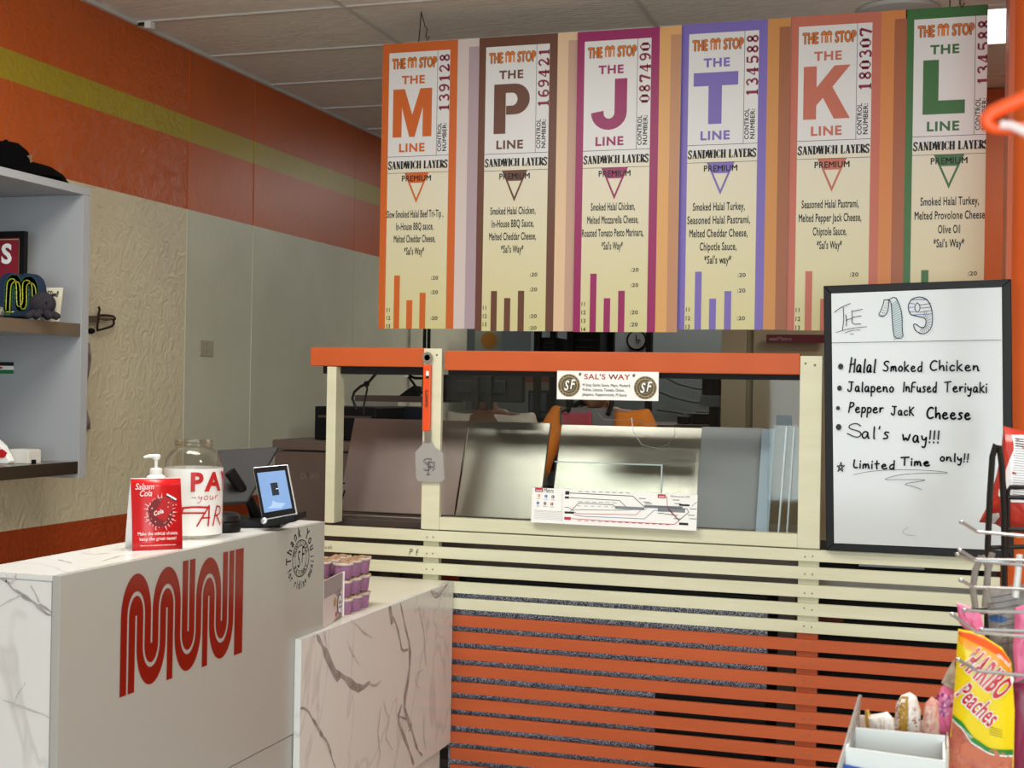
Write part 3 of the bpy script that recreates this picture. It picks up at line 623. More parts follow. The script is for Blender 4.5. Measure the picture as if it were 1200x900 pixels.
sfs = [[(-.4, .55), (-.6, .75), (-.6, .95), (-.4, 1.1), (.35, 1.1), (.35, .8)], [(-.6, .75), (-.3, .4), (.1, .3), (.25, .1), (.25, -.3), (.05, -.5), (-.5, -.5), (-.6, -.2)], [(0, .8), (0, -1.1)], [(-.25, -1.1), (.28, -1.1)], [(0, .62), (.85, .62), (.85, .4)], [(0, 0), (.6, 0), (.6, -.2)], [(.85, .62), (.85, -.35), (.6, -.55)]]
for off in (-.055, .055):
    for l in sfs: cc.line('ink', [(k.x + (p[0] + off * 1.6) * .026, k.z + (p[1] + off) * .026) for p in l], .0014, 1)
cc.done(sp, {'ink': 'engraved_initials'}, {'ink': mat('engraving', (58, 58, 56), .6)})

# ---- whiteboard
wbd = thing('whiteboard', 'black framed whiteboard with handwritten sandwich of the day hung at the right post', 'whiteboard', (-.06, 4.57, .98))
YW = 4.575
TL, TR, BR_, BL_ = at(965, 335, Y=YW), at(1185, 327, Y=YW), at(1188, 655, Y=YW), at(968, 645, Y=YW)
fw = .026
def lerp(a, b, t): return a + (b - a) * t
ix = lambda p, dx, dz: Vector((p.x + dx, p.y, p.z + dz))
inn = [ix(TL, fw, -fw), ix(TR, -fw - .002, -fw), ix(BR_, -fw - .004, fw), ix(BL_, fw, fw)]
out = [TL, TR, BR_, BL_]
FRM = mat('black_frame', (9, 9, 11), .45, spec=.3)
for i in range(4):
    a, b_, c_, d = out[i], out[(i + 1) % 4], inn[(i + 1) % 4], inn[i]
    MB().slab([a, d, c_, b_], -.018).build('frame_rail', FRM, wbd, bevel=.002)
mb = MB(); mb.slab([Vector((p.x, YW - .004, p.z)) for p in inn], .004); bd = mb.build('writing_surface', mat('glossy_whiteboard', (198, 202, 204), .12, bump=.02, bscale=3), wbd)
c = Canvas((inn[3].x, YW - .009, inn[3].z), (1, 0, 0), (0, 0, 1))
for p in bd.data.vertices: pass
def w5(x, y): return c.px(970 + x / 5.295, 330 + y / 5.295)
def wl_(k, w, pts, sm=1): c.line(k, smooth_line([w5(*p) for p in pts], sm), w, 1)
wl_('ink', .0016, [(28, 380), (1075, 362)], 0)
wl_('ink', .0022, [(42, 190), (85, 158), (140, 136)]); wl_('ink', .0022, [(96, 160), (100, 230), (92, 300)]); wl_('ink', .0022, [(112, 205), (118, 240), (115, 275)]); wl_('ink', .002, [(112, 240), (150, 228)])
wl_('ink', .0022, [(150, 180), (152, 220), (150, 265), (205, 262)]); wl_('ink', .0022, [(150, 185), (215, 172)]); wl_('ink', .002, [(150, 222), (208, 212)]); wl_('ink', .0018, [(52, 315), (140, 290), (242, 280)]); wl_('ink', .0016, [(108, 318), (150, 302), (200, 300)]); wl_('ink', .0016, [(138, 325), (162, 325)])
one_a = [(350, 113), (382, 112), (378, 150), (370, 195), (345, 218), (312, 210), (330, 180), (345, 140)]
one_b = [(378, 112), (418, 92), (440, 130), (462, 200), (462, 300), (470, 350), (415, 352), (405, 300), (398, 200), (395, 130)]
wl_('navy', .0026, one_a + one_a[:1]); wl_('navy', .0026, one_b + one_b[:1])
for i in range(6): wl_('navy', .0012, [(325 + i * 8, 205 - i * 14), (352 + i * 5, 215 - i * 17)], 0)
for i in range(17):
    y = 130 + i * 13.5; xl = 396 + i * .8; xr = 430 + min(i, 7) * 4.6; wl_('teal', .0018, [(xl + 2, y + 14), (xr, y - 14)], 0)
n9 = [(515, 205), (500, 175), (500, 140), (525, 105), (575, 92), (620, 112), (645, 165), (652, 230), (645, 285), (615, 320), (580, 325), (545, 305), (532, 275), (535, 262), (550, 265), (575, 285), (600, 285), (612, 255), (605, 225), (560, 215), (530, 208)]
wl_('navy', .0028, n9 + n9[:1]); wl_('navy', .0024, [(555, 130), (540, 150), (542, 180), (558, 192), (572, 175), (572, 145), (555, 130)])
for i, (a, b_) in enumerate((((515, 112), (618, 110)), ((505, 135), (540, 138)), ((574, 145), (640, 135)), ((502, 160), (538, 158)), ((575, 165), (644, 158)), ((506, 188), (540, 186)), ((572, 190), (648, 178)), ((520, 207), (645, 200)))):
    wl_('blue' if i % 2 else 'navy', .0018, [a, b_], 0)
for i in range(13):
    a = -1.3 + i * .26; x0, y0 = 582 + 22 * math.cos(a), 250 + 33 * math.sin(a); wl_('navy', .0012, [(x0 + 10, y0), (582 + 66 * math.cos(a), 250 + 74 * math.sin(a))], 0)
def dot(x, y, rx, ry): q = w5(x, y); c.disc('ink', q[0], q[1], rx, 1, 14, ry=ry)
dot(80, 527, .0085, .010); dot(73, 661, .0075, .009); dot(64, 785, .0065, .007)
def hword(t, x0, y0, x1, hpx, w=.0042, sl=0.0):
    w *= 1.18
    a, b_ = w5(x0, y0), w5(x1, y0); r = math.atan2(b_[1] - a[1], 1) if False else 0
    c.strokes('ink', t, a[0], a[1], hpx / 5.295 * 4.7 / F, w, width=b_[0] - a[0], slant=sl)
hword('Halal', 135, 562, 305, 85, .0046, .12); hword('Smoked', 345, 556, 598, 60); hword('Chicken', 635, 552, 955, 62)
hword('Jalapeno', 125, 682, 420, 62); hword('InFused', 470, 684, 685, 62); hword('Teriyaki', 725, 684, 1000, 60)
hword('Pepper', 130, 812, 355, 62, sl=.1); hword('JacK', 395, 828, 545, 55); hword('Cheese', 615, 850, 900, 70, .005)
def w6(x, y): return (x - 0) * 5.295 / 5.0, (y + 750) * 5.295 / 5.0
def h6(t, x0, y0, x1, hpx, w=.0042):
    X0, Y0 = w6(x0, y0); X1, _ = w6(x1, y0); hword(t, X0, Y0, X1, hpx * 5.295 / 5, w)
def l6(w, pts): wl_('ink', w, [w6(*p) for p in pts], 2)
X, Y_ = w6(64, 103); dot(X, Y_, .009, .0105)
l6(.0036, [(192, 95), (172, 80), (130, 88), (122, 108), (150, 118), (190, 128), (198, 150), (170, 166), (115, 140)]); h6("al's", 200, 168, 378, 72); h6('Way!!!', 440, 190, 668, 72, .0046)
h6('Limited', 150, 342, 405, 50); h6('Time', 430, 325, 612, 45, .0048); h6('only!!', 660, 302, 838, 48)
c.line('ink', [w5(*w6(*p)) for p in [(60, 362), (78, 308), (88, 362), (55, 330), (98, 328), (60, 362)]], .003, 1)
l6(.0014, [(150, 382), (240, 362), (400, 350), (600, 356), (708, 368), (690, 373), (560, 372), (420, 380), (315, 412), (400, 410), (575, 410), (560, 418), (432, 436), (500, 448), (550, 468)])
l6(.0008, [(470, 690), (435, 712), (450, 732), (515, 740)])
c.done(wbd, {'ink': 'black_handwriting', 'navy': 'number_outlines', 'teal': 'teal_hatching', 'blue': 'blue_stripes'}, {'ink': INK, 'navy': mat('navy_marker', (24, 30, 62), .5), 'teal': mat('teal_marker', (58, 136, 142), .5), 'blue': mat('blue_marker', (60, 84, 170), .5)})
MB().tube([at(964, 426.5, Y=4.595), at(975, 427, Y=4.575)], .0012, 6).build('hanging_wire', CHROME, wbd)

# ---------------------------------------------------------------- hanging menu panels
def grad_mat(name, top, mid, bot):
    mt = bpy.data.materials.new(name); mt.use_nodes = True; nt = mt.node_tree; b = nt.nodes['Principled BSDF']; b.inputs['Roughness'].default_value = .38
    tc = nt.nodes.new('ShaderNodeTexCoord'); sp_ = nt.nodes.new('ShaderNodeSeparateXYZ'); nt.links.new(tc.outputs['Object'], sp_.inputs[0])
    rp = nt.nodes.new('ShaderNodeValToRGB'); e = rp.color_ramp.elements; e[0].position = 0; e[0].color = L3(bot); e[1].position = 1; e[1].color = L3(top)
    k = e.new(.56); k.color = L3(mid); k = e.new(.585); k.color = L3(top)
    dv = nt.nodes.new('ShaderNodeMath'); dv.operation = 'DIVIDE'; dv.inputs[1].default_value = 1.17; nt.links.new(sp_.outputs['Z'], dv.inputs[0])
    nt.links.new(dv.outputs[0], rp.inputs[0]); nt.links.new(rp.outputs[0], b.inputs['Base Color']); return mt
TICKET = grad_mat('ticket_print_cream', (226, 226, 226), (226, 220, 200), (214, 206, 150))
YM, KM = 5.15, 5.15 / 4.75
TITLE = mat('ticket_title_orange', (222, 122, 30), .4); TITLED = mat('ticket_title_edge', (120, 50, 30), .4); CRIM = mat('control_number_crimson', (140, 20, 62), .4)
LINES = [
 ('M', (-2.027, 2.800, 1.720), (206, 100, 38), '139128', ['Slow Smoked Halal Beef Tri-Tip ,', 'In-House BBQ sauce,', 'Melted Cheddar Cheese,', "*Sal's Way*"], (245, 162, 180, 86), (0, 0), (61, 32.5, 41), (.085, (214, 200, 196), (176, 156, 166)), 'orange'),
 ('P', (-1.640, 2.800, 1.712), (104, 62, 46), '169421', ['Smoked Halal Chicken,', 'In-House BBQ Sauce,', 'Melted Cheddar Cheese,', "*Sal's Way*"], (187, 175, 195, 93), (0, .008), (45, 37, 45), (.078, (228, 196, 160), (196, 160, 140)), 'brown'),
 ('J', (-1.263, 2.798, 1.710), (152, 30, 96), '087490', ['Smoked Halal Chicken,', 'Melted Mozzarella Cheese,', 'Roasted Tomato Pesto Marinara,', "*Sal's Way*"], (174, 203, 243, 84), (0, .016), (64, 37, 45), (.078, (222, 168, 104), (192, 140, 104)), 'magenta'),
 ('T', (-0.882, 2.801, 1.720), (122, 104, 186), '134588', ['Smoked Halal Turkey,', 'Seasoned Halal Pastrami,', 'Melted Cheddar Cheese,', 'Chipotle Sauce,', "*Sal's way*"], (196, 236, 220, 140, 102), (0, 0), (62, 33, 41), (.078, (206, 142, 76), (160, 96, 62)), 'lilac'),
 ('K', (-0.500, 2.803, 1.718), (196, 108, 86), '180307', ['Seasoned Halal Pastrami,', 'Melted Pepper Jack Cheese,', 'Chiptole Sauce,', "*Sal's Way*"], (205, 225, 122, 90), (0, 0), (62, 33, 41), (.083, (212, 132, 66), (164, 92, 54)), 'salmon'),
 ('L', (-0.118, 2.803, 1.718), (52, 108, 48), '134588', ['Smoked Halal Turkey,', 'Melted Provolone Cheese', 'Olive Oil', "*Sal's Way*"], (200, 240, 77, 105), (0, 0), (62, 33, 41), None, 'green')]
for idx, (let, (x0, zt, zb), col, num, lines, wid, (_, sh), bars, strip, cname) in enumerate(LINES):
    ym = YM + (0, 0, -.03, -.01, 0, 0)[idx]; k = ym / 4.75
    X0 = x0 * k; ZT = 1.5 + (zt - 1.5) * k; ZB = 1.5 + (zb - 1.5) * k; Hh = ZT - ZB
    cut = .262 * k if let == 'L' else .303 * k
    full = cut + (strip[0] * k if strip else 0)
    pn = thing('hanging_menu_board', 'hanging %s bordered ticket style menu panel for the %s line sandwich' % (cname, let), 'menu panel', (X0, ym, ZB), 'ticket menu panels hanging over the counter')
    mb = MB().box(X0, ym, ZB, X0 + full, ym + .004, ZT); mb.build('backing_board', PAPER, pn)
    CM = mat('print_' + cname, col, .4)
    HC = (1.08 * k)
    def mx(v): return Hh - v * k * (Hh / HC)     # distance from the top, in the 4.75 m frame
    c = Canvas((X0, ym, ZB), (1, 0, 0), (0, 0, 1), clip=(0, cut, 0, Hh)); c.single = ('bord', 'face', 'strip', 'inset', 'big', 'tri')
    c.rect('bord', 0, 0, cut, Hh, 1)
    c.rect('face', .0275 * k, 0, min(.273 * k, cut), mx(.036), 2)
    if strip:
        c.clip = None
        c.rect('strip', cut, 0, full, Hh, 1); c.rect('inset', cut + strip[0] * k * .52, 0, full, Hh - .03 * k, 2)
        c.clip = (0, cut, 0, Hh)
    L = 3
    hl = .0016
    c.rect('rule', .223 * k, mx(.43), .2245 * k, mx(.036), L); c.rect('rule', .0275 * k, mx(.431), .273 * k, mx(.4294), L); c.rect('rule', .0275 * k, mx(.493), .273 * k, mx(.4915), L)
    # title: THE m STOP
    for key, wx, ly in (('tedge', .0026, L), ('title', 0, L + 1)):
        for tx, t0, wd_ in (('THE', .041, .053), ('STOP', .150, .070)):
            for dx, dz in (((-.002, 0), (.002, 0), (0, .002), (0, -.002)) if key == 'tedge' else ((0, 0),)):
                c.text(key, tx, t0 * k + dx, mx(.096) + dz, .037 * k, 'b', width=wd_ * k, align='l', layer=ly)
        r0, r1 = (.0085, .0) if key == 'title' else (.0105, .0)
        for cxm in (.112, .130):
            c.band(key, cxm * k, mx(.070), 0.003 * k * (key == 'title'), r0 * k, 0.003 * k * (key == 'title'), (r0 + .005) * k, 0, math.pi, ly, 12)
            for sx in (-1, 1): c.rect(key, (cxm + sx * .0058 - .0027) * k, mx(.096), (cxm + sx * .0058 + .0027) * k, mx(.070), ly)
    c.text('word', 'THE', .1285 * k, mx(.155), .030 * k, 'x', width=.095 * k, layer=L); c.text('word', 'LINE', .1255 * k, mx(.412), .031 * k, 'x', width=.108 * k, layer=L)
    # the big line letter, drawn as heavy strokes
    bx0, bx1, by0, by1 = .046 * k, .203 * k, mx(.357), mx(.175); bw, bh = bx1 - bx0, by1 - by0
    def BP(pts, key='big'): c.poly(key, [(bx0 + bw * p[0], by0 + bh * p[1]) for p in pts], L)
    if let == 'M': BP([(0, 0), (0, 1), (.30, 1), (.5, .46), (.70, 1), (1, 1), (1, 0), (.77, 0), (.77, .62), (.57, 0), (.43, 0), (.23, .62), (.23, 0)])
    if let == 'P':
        oa = [(.62 + .36 * math.cos(a), .69 + .31 * math.sin(a)) for a in [math.pi / 2 - i * math.pi / 12 for i in range(13)]]
        ia = [(.55 + .13 * math.cos(a), .69 + .13 * math.sin(a)) for a in [-math.pi / 2 + i * math.pi / 8 for i in range(9)]]
        BP([(.1, 0), (.1, 1)] + oa + [(.40, .38), (.40, 0)][:0] + [(.40, .38), (.40, .56)] + ia + [(.40, .82), (.39, .82), (.39, .5), (.39, 0)])
    if let == 'J':
        oa = [(.48 + .42 * math.cos(a), .34 + .34 * math.sin(a)) for a in [-i * math.pi / 12 for i in range(12)]]
        ia = [(.48 + .13 * math.cos(a), .34 + .12 * math.sin(a)) for a in [-math.pi * .95 + i * math.pi * .95 / 9 for i in range(10)]]
        BP([(.90, 1), (.90, .34)] + oa[1:] + [(.06, .34), (.35, .38)] + ia[1:] + [(.61, 1)])
    if let == 'T': BP([(0, 1), (1, 1), (1, .74), (.64, .74), (.64, 0), (.34, 0), (.34, .74), (0, .74)])
    if let == 'K': BP([(0, 0), (0, 1), (.28, 1), (.28, .60), (.66, 1), (1, 1), (.62, .60), (1, 0), (.66, 0), (.42, .40), (.28, .26), (.28, 0)])
    if let == 'L': BP([(.08, 0), (.08, 1), (.40, 1), (.40, .25), (.94, .25), (.94, 0)])
    c.strokes('ink', 'SANDWICH LAYERS', .031 * k, mx(.477), .029 * k, 1.2, 'serif', width=.240 * k, layer=L, space=.12, gapw=.45)
    # control number, reading upwards
    c.strokes('crim', num, .2715 * k, mx(.266), .040 * k, 1.25, 'serif', width=.222 * k, rot=math.pi / 2, layer=L, space=.22)
    c.text('ink', 'CONTROL', .2425 * k, mx(.416), .0155 * k, 'b', width=.108 * k, align='l', rot=math.pi / 2, layer=L)
    c.text('ink', 'NUMBER:', .2625 * k, mx(.416), .0155 * k, 'b', width=.108 * k, align='l', rot=math.pi / 2, layer=L)
    # triangle
    tc_ = .146 * k; tw = .049 * k; ta, tb, tz = mx(.493), mx(.531), mx(.607); sl = tw / (ta - tz)
    c.poly('tri', [(tc_ - tw, ta), (tc_ + tw, ta), (tc_ + sl * (tb - tz), tb), (tc_ - sl * (tb - tz), tb)], L)
    w_ = .0075 * k
    c.poly('tri', [(tc_ - sl * (tb - tz), tb), (tc_ - sl * (tb - tz) + w_, tb), (tc_, tz + w_ * 2.4), (tc_ + sl * (tb - tz) - w_, tb), (tc_ + sl * (tb - tz), tb), (tc_, tz)], L)
    c.text('ink', 'PREMIUM', .146 * k, mx(.524), .0215 * k, 'b', width=.120 * k, layer=L + 1)
    v0 = .658 - sh
    for i, (t_, w__) in enumerate(zip(lines, wid)):
        c.text('ink', t_, (.142 if let != 'L' else .15) * k, mx(v0 + i * .0468 + .003), .0275 * k, 'b', width=w__ * .00094 * k if idx < 6 else None, layer=L)
    q = 1.0 / .000793 if False else 0
    px2m = .303 / 88.0 * .955
    for (u0, u1), bhp in zip(((.0625, .086), (.114, .138), (.167, .191)), bars): c.rect('bar', u0 * k, 0, u1 * k, bhp * px2m * k, L)
    for v in (.896, .950, 1.047, 1.09 if sh else 9): c.text('ink', ':20', .226 * k, mx(v - sh * 1.9), .0135 * k, 'b', width=.030 * k, layer=L) if v < 2 else None
    for i, t_ in enumerate(('11', '12', '13', '14')): c.text('ink', t_, .0385 * k if let != 'M' else .0405 * k, mx(1.017 + i * .0305 - sh * 1.9), .0145 * k, 'b', width=.020 * k, layer=L)
    SM = (mat('strip_%s' % cname, strip[1], .4), mat('strip_inset_%s' % cname, strip[2], .4)) if strip else (PAPER, PAPER)
    c.done(pn, {'bord': 'coloured_border', 'face': 'ticket_face', 'strip': 'plain_strip', 'inset': 'darker_inset_band', 'rule': 'thin_rules', 'title': 'title_lettering', 'tedge': 'title_outline', 'word': 'line_words', 'big': 'big_line_letter', 'ink': 'black_lettering', 'crim': 'control_number_figures', 'tri': 'triangle_emblem', 'bar': 'chart_bars'},
           {'bord': CM, 'face': TICKET, 'strip': SM[0], 'inset': SM[1], 'rule': INK, 'title': TITLE, 'tedge': TITLED, 'word': CM, 'big': CM, 'ink': INK, 'crim': CRIM, 'tri': CM, 'bar': CM})
WIRE = mat('dark_wire', (40, 38, 38), .4, .5)
for wx, wy, lb in ((490, 50, 'left end of the row above the orange M panel'), (1113, 12, 'right end of the row above the green L panel')):
    p = at(wx, wy, Y=YM); t = thing('hanging_wire', 'dark wire and hook holding the %s' % lb, 'wire', (p.x, YM, ZC - .01))
    MB().tube([(p.x, YM + .03, ZC + .002), (p.x, YM + .006, p.z)], .0022, 6).build('wire', WIRE, t)
    MB().tube([(p.x, YM + .03, ZC + .0), (p.x + .02, YM + .02, ZC - .06), (p.x + .035, YM + .008, p.z + .055), (p.x + .035, YM - .004, p.z + .02), (p.x + .042, YM - .006, p.z + .004), (p.x + .05, YM - .004, p.z + .022)], .002, 6).build('hook', WIRE, t, smooth=True)
t = thing('ceiling_speaker', 'round pale ceiling speaker above the green L panel', 'speaker', (at(1055, 12, Z=ZC).x, 5.6, ZC))
q = at(1052, 12, Z=ZC); MB().lathe([(.01, -.03), (.12, -.028), (.16, -.014), (.165, .0)], q, 28).build('cover', mat('speaker_cover', (176, 176, 172), .5), t, smooth=True)
q = at(172, 26, Z=ZC); t = thing('ceiling_hook_block', 'small white hook block where the left wall meets the ceiling', 'bracket', (q.x, q.y, q.z))
MB().box(q.x - .0, q.y - .02, q.z - .03, q.x + .03, q.y + .02, q.z + .002).build('block', WHITE, t, bevel=.003); MB().box(q.x - .05, q.y - .012, q.z - .012, q.x + .0, q.y + .005, q.z).build('arm', WIRE, t)

# ---------------------------------------------------------------- service counter with the worm emblem
def vein(c, key, pts, w, layer=1):
    rnd = random.Random(int(abs(pts[0][0]) * 1e5)); c.vn = getattr(c, 'vn', 0) + 1; layer = layer + (c.vn % 7) * .25
    D = [pts[0]]
    for a, b in zip(pts[:-1], pts[1:]):
        l = math.hypot(b[0] - a[0], b[1] - a[1]); k = max(1, int(l / (w * 2.2)))
        for i in range(1, k + 1):
            j = 0 if i == k else w * .35
            D.append((a[0] + (b[0] - a[0]) * i / k + rnd.uniform(-j, j), a[1] + (b[1] - a[1]) * i / k + rnd.uniform(-j, j)))
    P = smooth_line(D, 1); n = len(P); w = w * .8; ws = [w * (rnd.uniform(.35, 1.2)) * (.25 + .75 * math.sin(math.pi * (i + .6) / (n + .2))) for i in range(n)]
    Lf, Rt = [], []
    for i, p in enumerate(P):
        a, b = P[max(0, i - 1)], P[min(n - 1, i + 1)]; dx, dy = b[0] - a[0], b[1] - a[1]; l = math.hypot(dx, dy) or 1
        Lf.append((p[0] - dy / l * ws[i] / 2, p[1] + dx / l * ws[i] / 2)); Rt.append((p[0] + dy / l * ws[i] / 2, p[1] - dx / l * ws[i] / 2))
    c._put(key, layer, Lf + Rt, [(i, i + 1, n + i + 1, n + i) for i in range(n - 1)])
ctr = thing('service_counter', 'tall white counter with the red worm lettering and marble end', 'counter', (-1.77, 2.93, 0))
MB().box(-1.875, 2.33, .0, -1.69, 3.55, 1.098).build('carcass', WHITE, ctr)
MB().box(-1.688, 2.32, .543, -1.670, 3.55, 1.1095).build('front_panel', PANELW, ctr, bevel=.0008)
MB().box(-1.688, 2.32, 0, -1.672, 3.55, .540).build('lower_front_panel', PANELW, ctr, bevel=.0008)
MB().box(-1.880, 2.322, 0, -1.691, 2.330, 1.095).build('marble_end_panel', MARBLE, ctr)
MB().box(-1.884, 2.321, 1.098, -1.689, 3.552, 1.110).build('marble_top', MARBLE, ctr, bevel=.0008)
c = Canvas((-1.88, 2.3216, 0), (1, 0, 0), (0, 0, 1)); v = lambda pts: [c.px(*p) for p in pts]
vein(c, 'v', v([(0, 678), (10, 682), (14, 690), (22, 694), (28, 699), (40, 706), (46, 712), (58, 722), (64, 718)]), .011); vein(c, 'v', v([(46, 708), (56, 714), (63, 720)]), .007)
vein(c, 'v2', v([(0, 711), (10, 704), (20, 700), (26, 696)]), .006); vein(c, 'v2', v([(20, 672), (16, 680), (12, 686)]), .007); vein(c, 'v2', v([(36, 686), (42, 696), (46, 706)]), .005)
vein(c, 'v2', v([(4, 820), (14, 824), (30, 830), (44, 835), (60, 842)]), .006); vein(c, 'v2', v([(14, 830), (22, 812), (30, 800)]), .004); vein(c, 'v2', v([(8, 673), (7, 680), (8, 684)]), .004)
c.done(ctr, {'v': 'marble_vein', 'v2': 'pale_marble_vein'}, {'v': VEIN, 'v2': VEIN2})
c = Canvas((-1.88, 2.33, 1.110), (1, 0, 0), (0, 1, 0), clip=(0, .19, 0, 1.2)); v = lambda pts: [c.px(*p) for p in pts]
vein(c, 'v2', v([(68, 656), (76, 658), (84, 660)]), .007); vein(c, 'v2', v([(96, 648), (110, 650), (130, 648)]), .006); vein(c, 'v2', v([(118, 658), (140, 652), (160, 650)]), .006); vein(c, 'v2', v([(205, 646), (230, 640), (262, 634)]), .005)
c.done(ctr, {'v2': 'pale_marble_vein'}, {'v2': VEIN2})
c = Canvas((-1.670, 2.534, .820), (0, 1, 0), (0, 0, 1)); c.single = ('worm',)
# worm lettering: stripes on a fixed pitch; arches and bends join them
def worm(c, key, W, Hh, fat=.80):
    p = W / 16.9; s2 = p * fat; ry = 1.57; ZT = lambda kk: Hh - kk * p * ry
    def X(i): return (i + .5) * p - p * .1
    def leg(i, z0, z1, wd=None): w = wd or s2; c.rect(key, X(i) - s2 / 2, z0, X(i) - s2 / 2 + w, z1)
    def arch(ci, up):   # centre between column ci and ci+1
        cx = (X(ci) + X(ci + 1)) / 2
        for r in (0, 1):
            r0, r1 = (r + .5) * p - s2 / 2, (r + .5) * p + s2 / 2
            if r == 0: r0 = p * .08
            if up: c.band(key, cx, ZT(2), r0, r1, r0 * ry if r else .0, r1 * ry, 0, math.pi)
            else: c.band(key, cx, 2 * p * ry, r0, r1, r0 * ry if r else .0, r1 * ry, -math.pi, 0)
    hi, lo = ZT(2), 2 * p * ry
    arch(1, True); arch(5, True); arch(11, True); arch(3, False); arch(8, False); arch(13, False)
    leg(0, 0, hi); leg(1, 0, hi); leg(2, lo, hi); leg(3, lo, hi); leg(4, lo, hi); leg(5, lo, hi)
    leg(6, 0, hi); leg(7, lo, hi); leg(8, lo, Hh); leg(9, lo, Hh); leg(10, lo, hi); leg(11, 0, hi)
    leg(12, lo, hi); leg(13, lo, hi); leg(14, lo, Hh); leg(15, lo, Hh)
    leg(16, 0, Hh, p * 1.35)
c_w = c; worm(c, 'worm', .5335 * .985, .265)
c.done(ctr, {'worm': 'red_worm_lettering'}, {'worm': RED})
c = Canvas((-1.670, 3.398, 1.0215), (0, 1, 0), (0, 0, 1)); c.single = ('seal',)
for r0, r1 in ((.049, .052), (.034, .0355)): c.band('seal_', 0, 0, r0, r1, r0, r1, 0, 2 * math.pi, 1, 40)
c.arc_text('seal_', 'MUNICIPAL', 0, 0, .0365, .0365, math.radians(160), math.radians(20), .0115, 'b'); c.arc_text('seal_', 'RAILWAY', 0, 0, .0475, .0475, math.radians(215), math.radians(325), .0115, 'b', inward=True)
c.text('seal_', 'S', -.013, -.024, .046, 'r', xs=.55, slant=.1); c.text('seal_', 'F', .012, -.014, .046, 'r', xs=.55, slant=.1)
c.text('seal_', 'Y', .026, .006, .016, 'r', xs=.6)
c.arc_text('ink', 'Thank You', 0, 0, .060, .060, math.radians(180), math.radians(18), .029, 'b', xs=.75); c.arc_text('ink', 'for riding muni!', 0, 0, .084, .084, math.radians(202), math.radians(358), .023, 'b', inward=True, xs=.62)
c.done(ctr, {'seal_': 'round_seal_print', 'ink': 'thank_you_lettering'}, {'seal_': INK, 'ink': INK})

low = thing('low_marble_counter', 'lower white counter with grey veined marble front beside the slats', 'counter', (-2.0, 3.98, 0))
MB().box(-2.35, 3.56, .0, -1.70, 4.590, .792).build('carcass', WHITE, low)
MB().box(-2.35, 3.556, .7925, -1.669, 4.592, .802).build('top', mat('cream_white_top', (228, 224, 208), .3), low, bevel=.0008)
MB().box(-1.669, 3.370, .222, -1.650, 4.592, .803).build('marble_front', MARBLE, low, bevel=.0008)
MB().box(-1.699, 3.556, .0, -1.690, 4.590, .222).build('toe_panel', WHITE, low)
c = Canvas((-1.650, 3.37, .222), (0, 1, 0), (0, 0, 1), clip=(0, 1.222, 0, .58)); v = lambda pts: [c.px(300 + x / 2.8133, 580 + y / 2.8133) for x, y in pts]
vein(c, 'v', v([(200, 462), (225, 510), (240, 545), (265, 600), (285, 595), (320, 630), (345, 640), (375, 618)]), .040); vein(c, 'v', v([(275, 590), (300, 610), (318, 628)]), .03)
vein(c, 'v', v([(440, 365), (448, 425)]), .028); vein(c, 'v', v([(450, 400), (465, 435), (480, 515), (500, 510)]), .018); vein(c, 'v', v([(475, 355), (490, 430), (508, 500), (505, 590), (485, 690), (500, 740), (530, 840), (548, 860)]), .026)
vein(c, 'v2', v([(535, 370), (552, 440), (556, 520), (562, 565)]), .012); vein(c, 'v2', v([(310, 412), (345, 445), (383, 472)]), .012); vein(c, 'v', v([(130, 705), (165, 702), (190, 745), (232, 810), (262, 900)]), .016)
vein(c, 'v2', v([(375, 625), (395, 630), (412, 612)]), .014); vein(c, 'v', v([(480, 690), (465, 740), (485, 790), (500, 830), (520, 890)]), .026); vein(c, 'v2', v([(410, 700), (400, 780), (410, 860), (395, 900)]), .012); vein(c, 'v2', v([(420, 685), (440, 740), (425, 800), (450, 840)]), .01)
vein(c, 'v', v([(470, 730), (500, 740), (515, 765), (500, 780)]), .016); vein(c, 'v2', v([(550, 575), (530, 590), (525, 620), (540, 640)]), .012); vein(c, 'v', v([(575, 310), (590, 345), (610, 322), (632, 292)]), .02); vein(c, 'v2', v([(580, 318), (600, 330), (612, 312)]), .02)
vein(c, 'v2', v([(555, 720), (552, 800), (560, 840)]), .008); vein(c, 'v2', v([(225, 440), (232, 500)]), .008); vein(c, 'v2', v([(300, 480), (320, 530), (340, 560)]), .008)
c.done(low, {'v': 'marble_vein', 'v2': 'pale_marble_vein'}, {'v': VEIN, 'v2': VEIN2})

# ---- table tent
CT = 1.1106
tt = thing('red_table_tent', 'red cola table tent card standing on the near end of the tall counter', 'card', (-1.74, 2.77, CT))
fl, fr = at(155, 646, Z=CT), at(214, 643.5, Z=CT); Uf = (fr - fl).normalized(); wdt = (fr - fl).length
nrm = Vector((Uf.y, -Uf.x, 0)); back = fl - nrm * .075
tl = fl - nrm * .030 + Vector((0, 0, .166)); trr = tl + Uf * wdt
def curved(a0, a1, b0, b1, bow, mtt, nm):
    mb = MB(); vs = []; n = 8
    for i in range(n + 1):
        t = i / n; o = nrm * (bow * math.sin(math.pi * t)); vs += [a0.lerp(a1, t) + o, b0.lerp(b1, t) + o]
    mb.add(vs, [(2 * i, 2 * i + 1, 2 * i + 3, 2 * i + 2) for i in range(n)]); o = mb.build(nm, mtt, tt, smooth=True); s_ = o.modifiers.new('thick', 'SOLIDIFY'); s_.thickness = .0008; return o
curved(fl, tl, fr, trr, .004, mat('glossy_red_card', (196, 22, 28), .3), 'front_panel')
curved(back, tl, back + Uf * wdt, trr, -.003, PAPER, 'back_panel')
MB().slab([fl, back, back + Uf * wdt, fr], .0008).build('base_flap', PAPER, tt)
Vt = (tl - fl).normalized(); c = Canvas(fl + nrm * .0062, Uf, Vt); Ht = (tl - fl).length
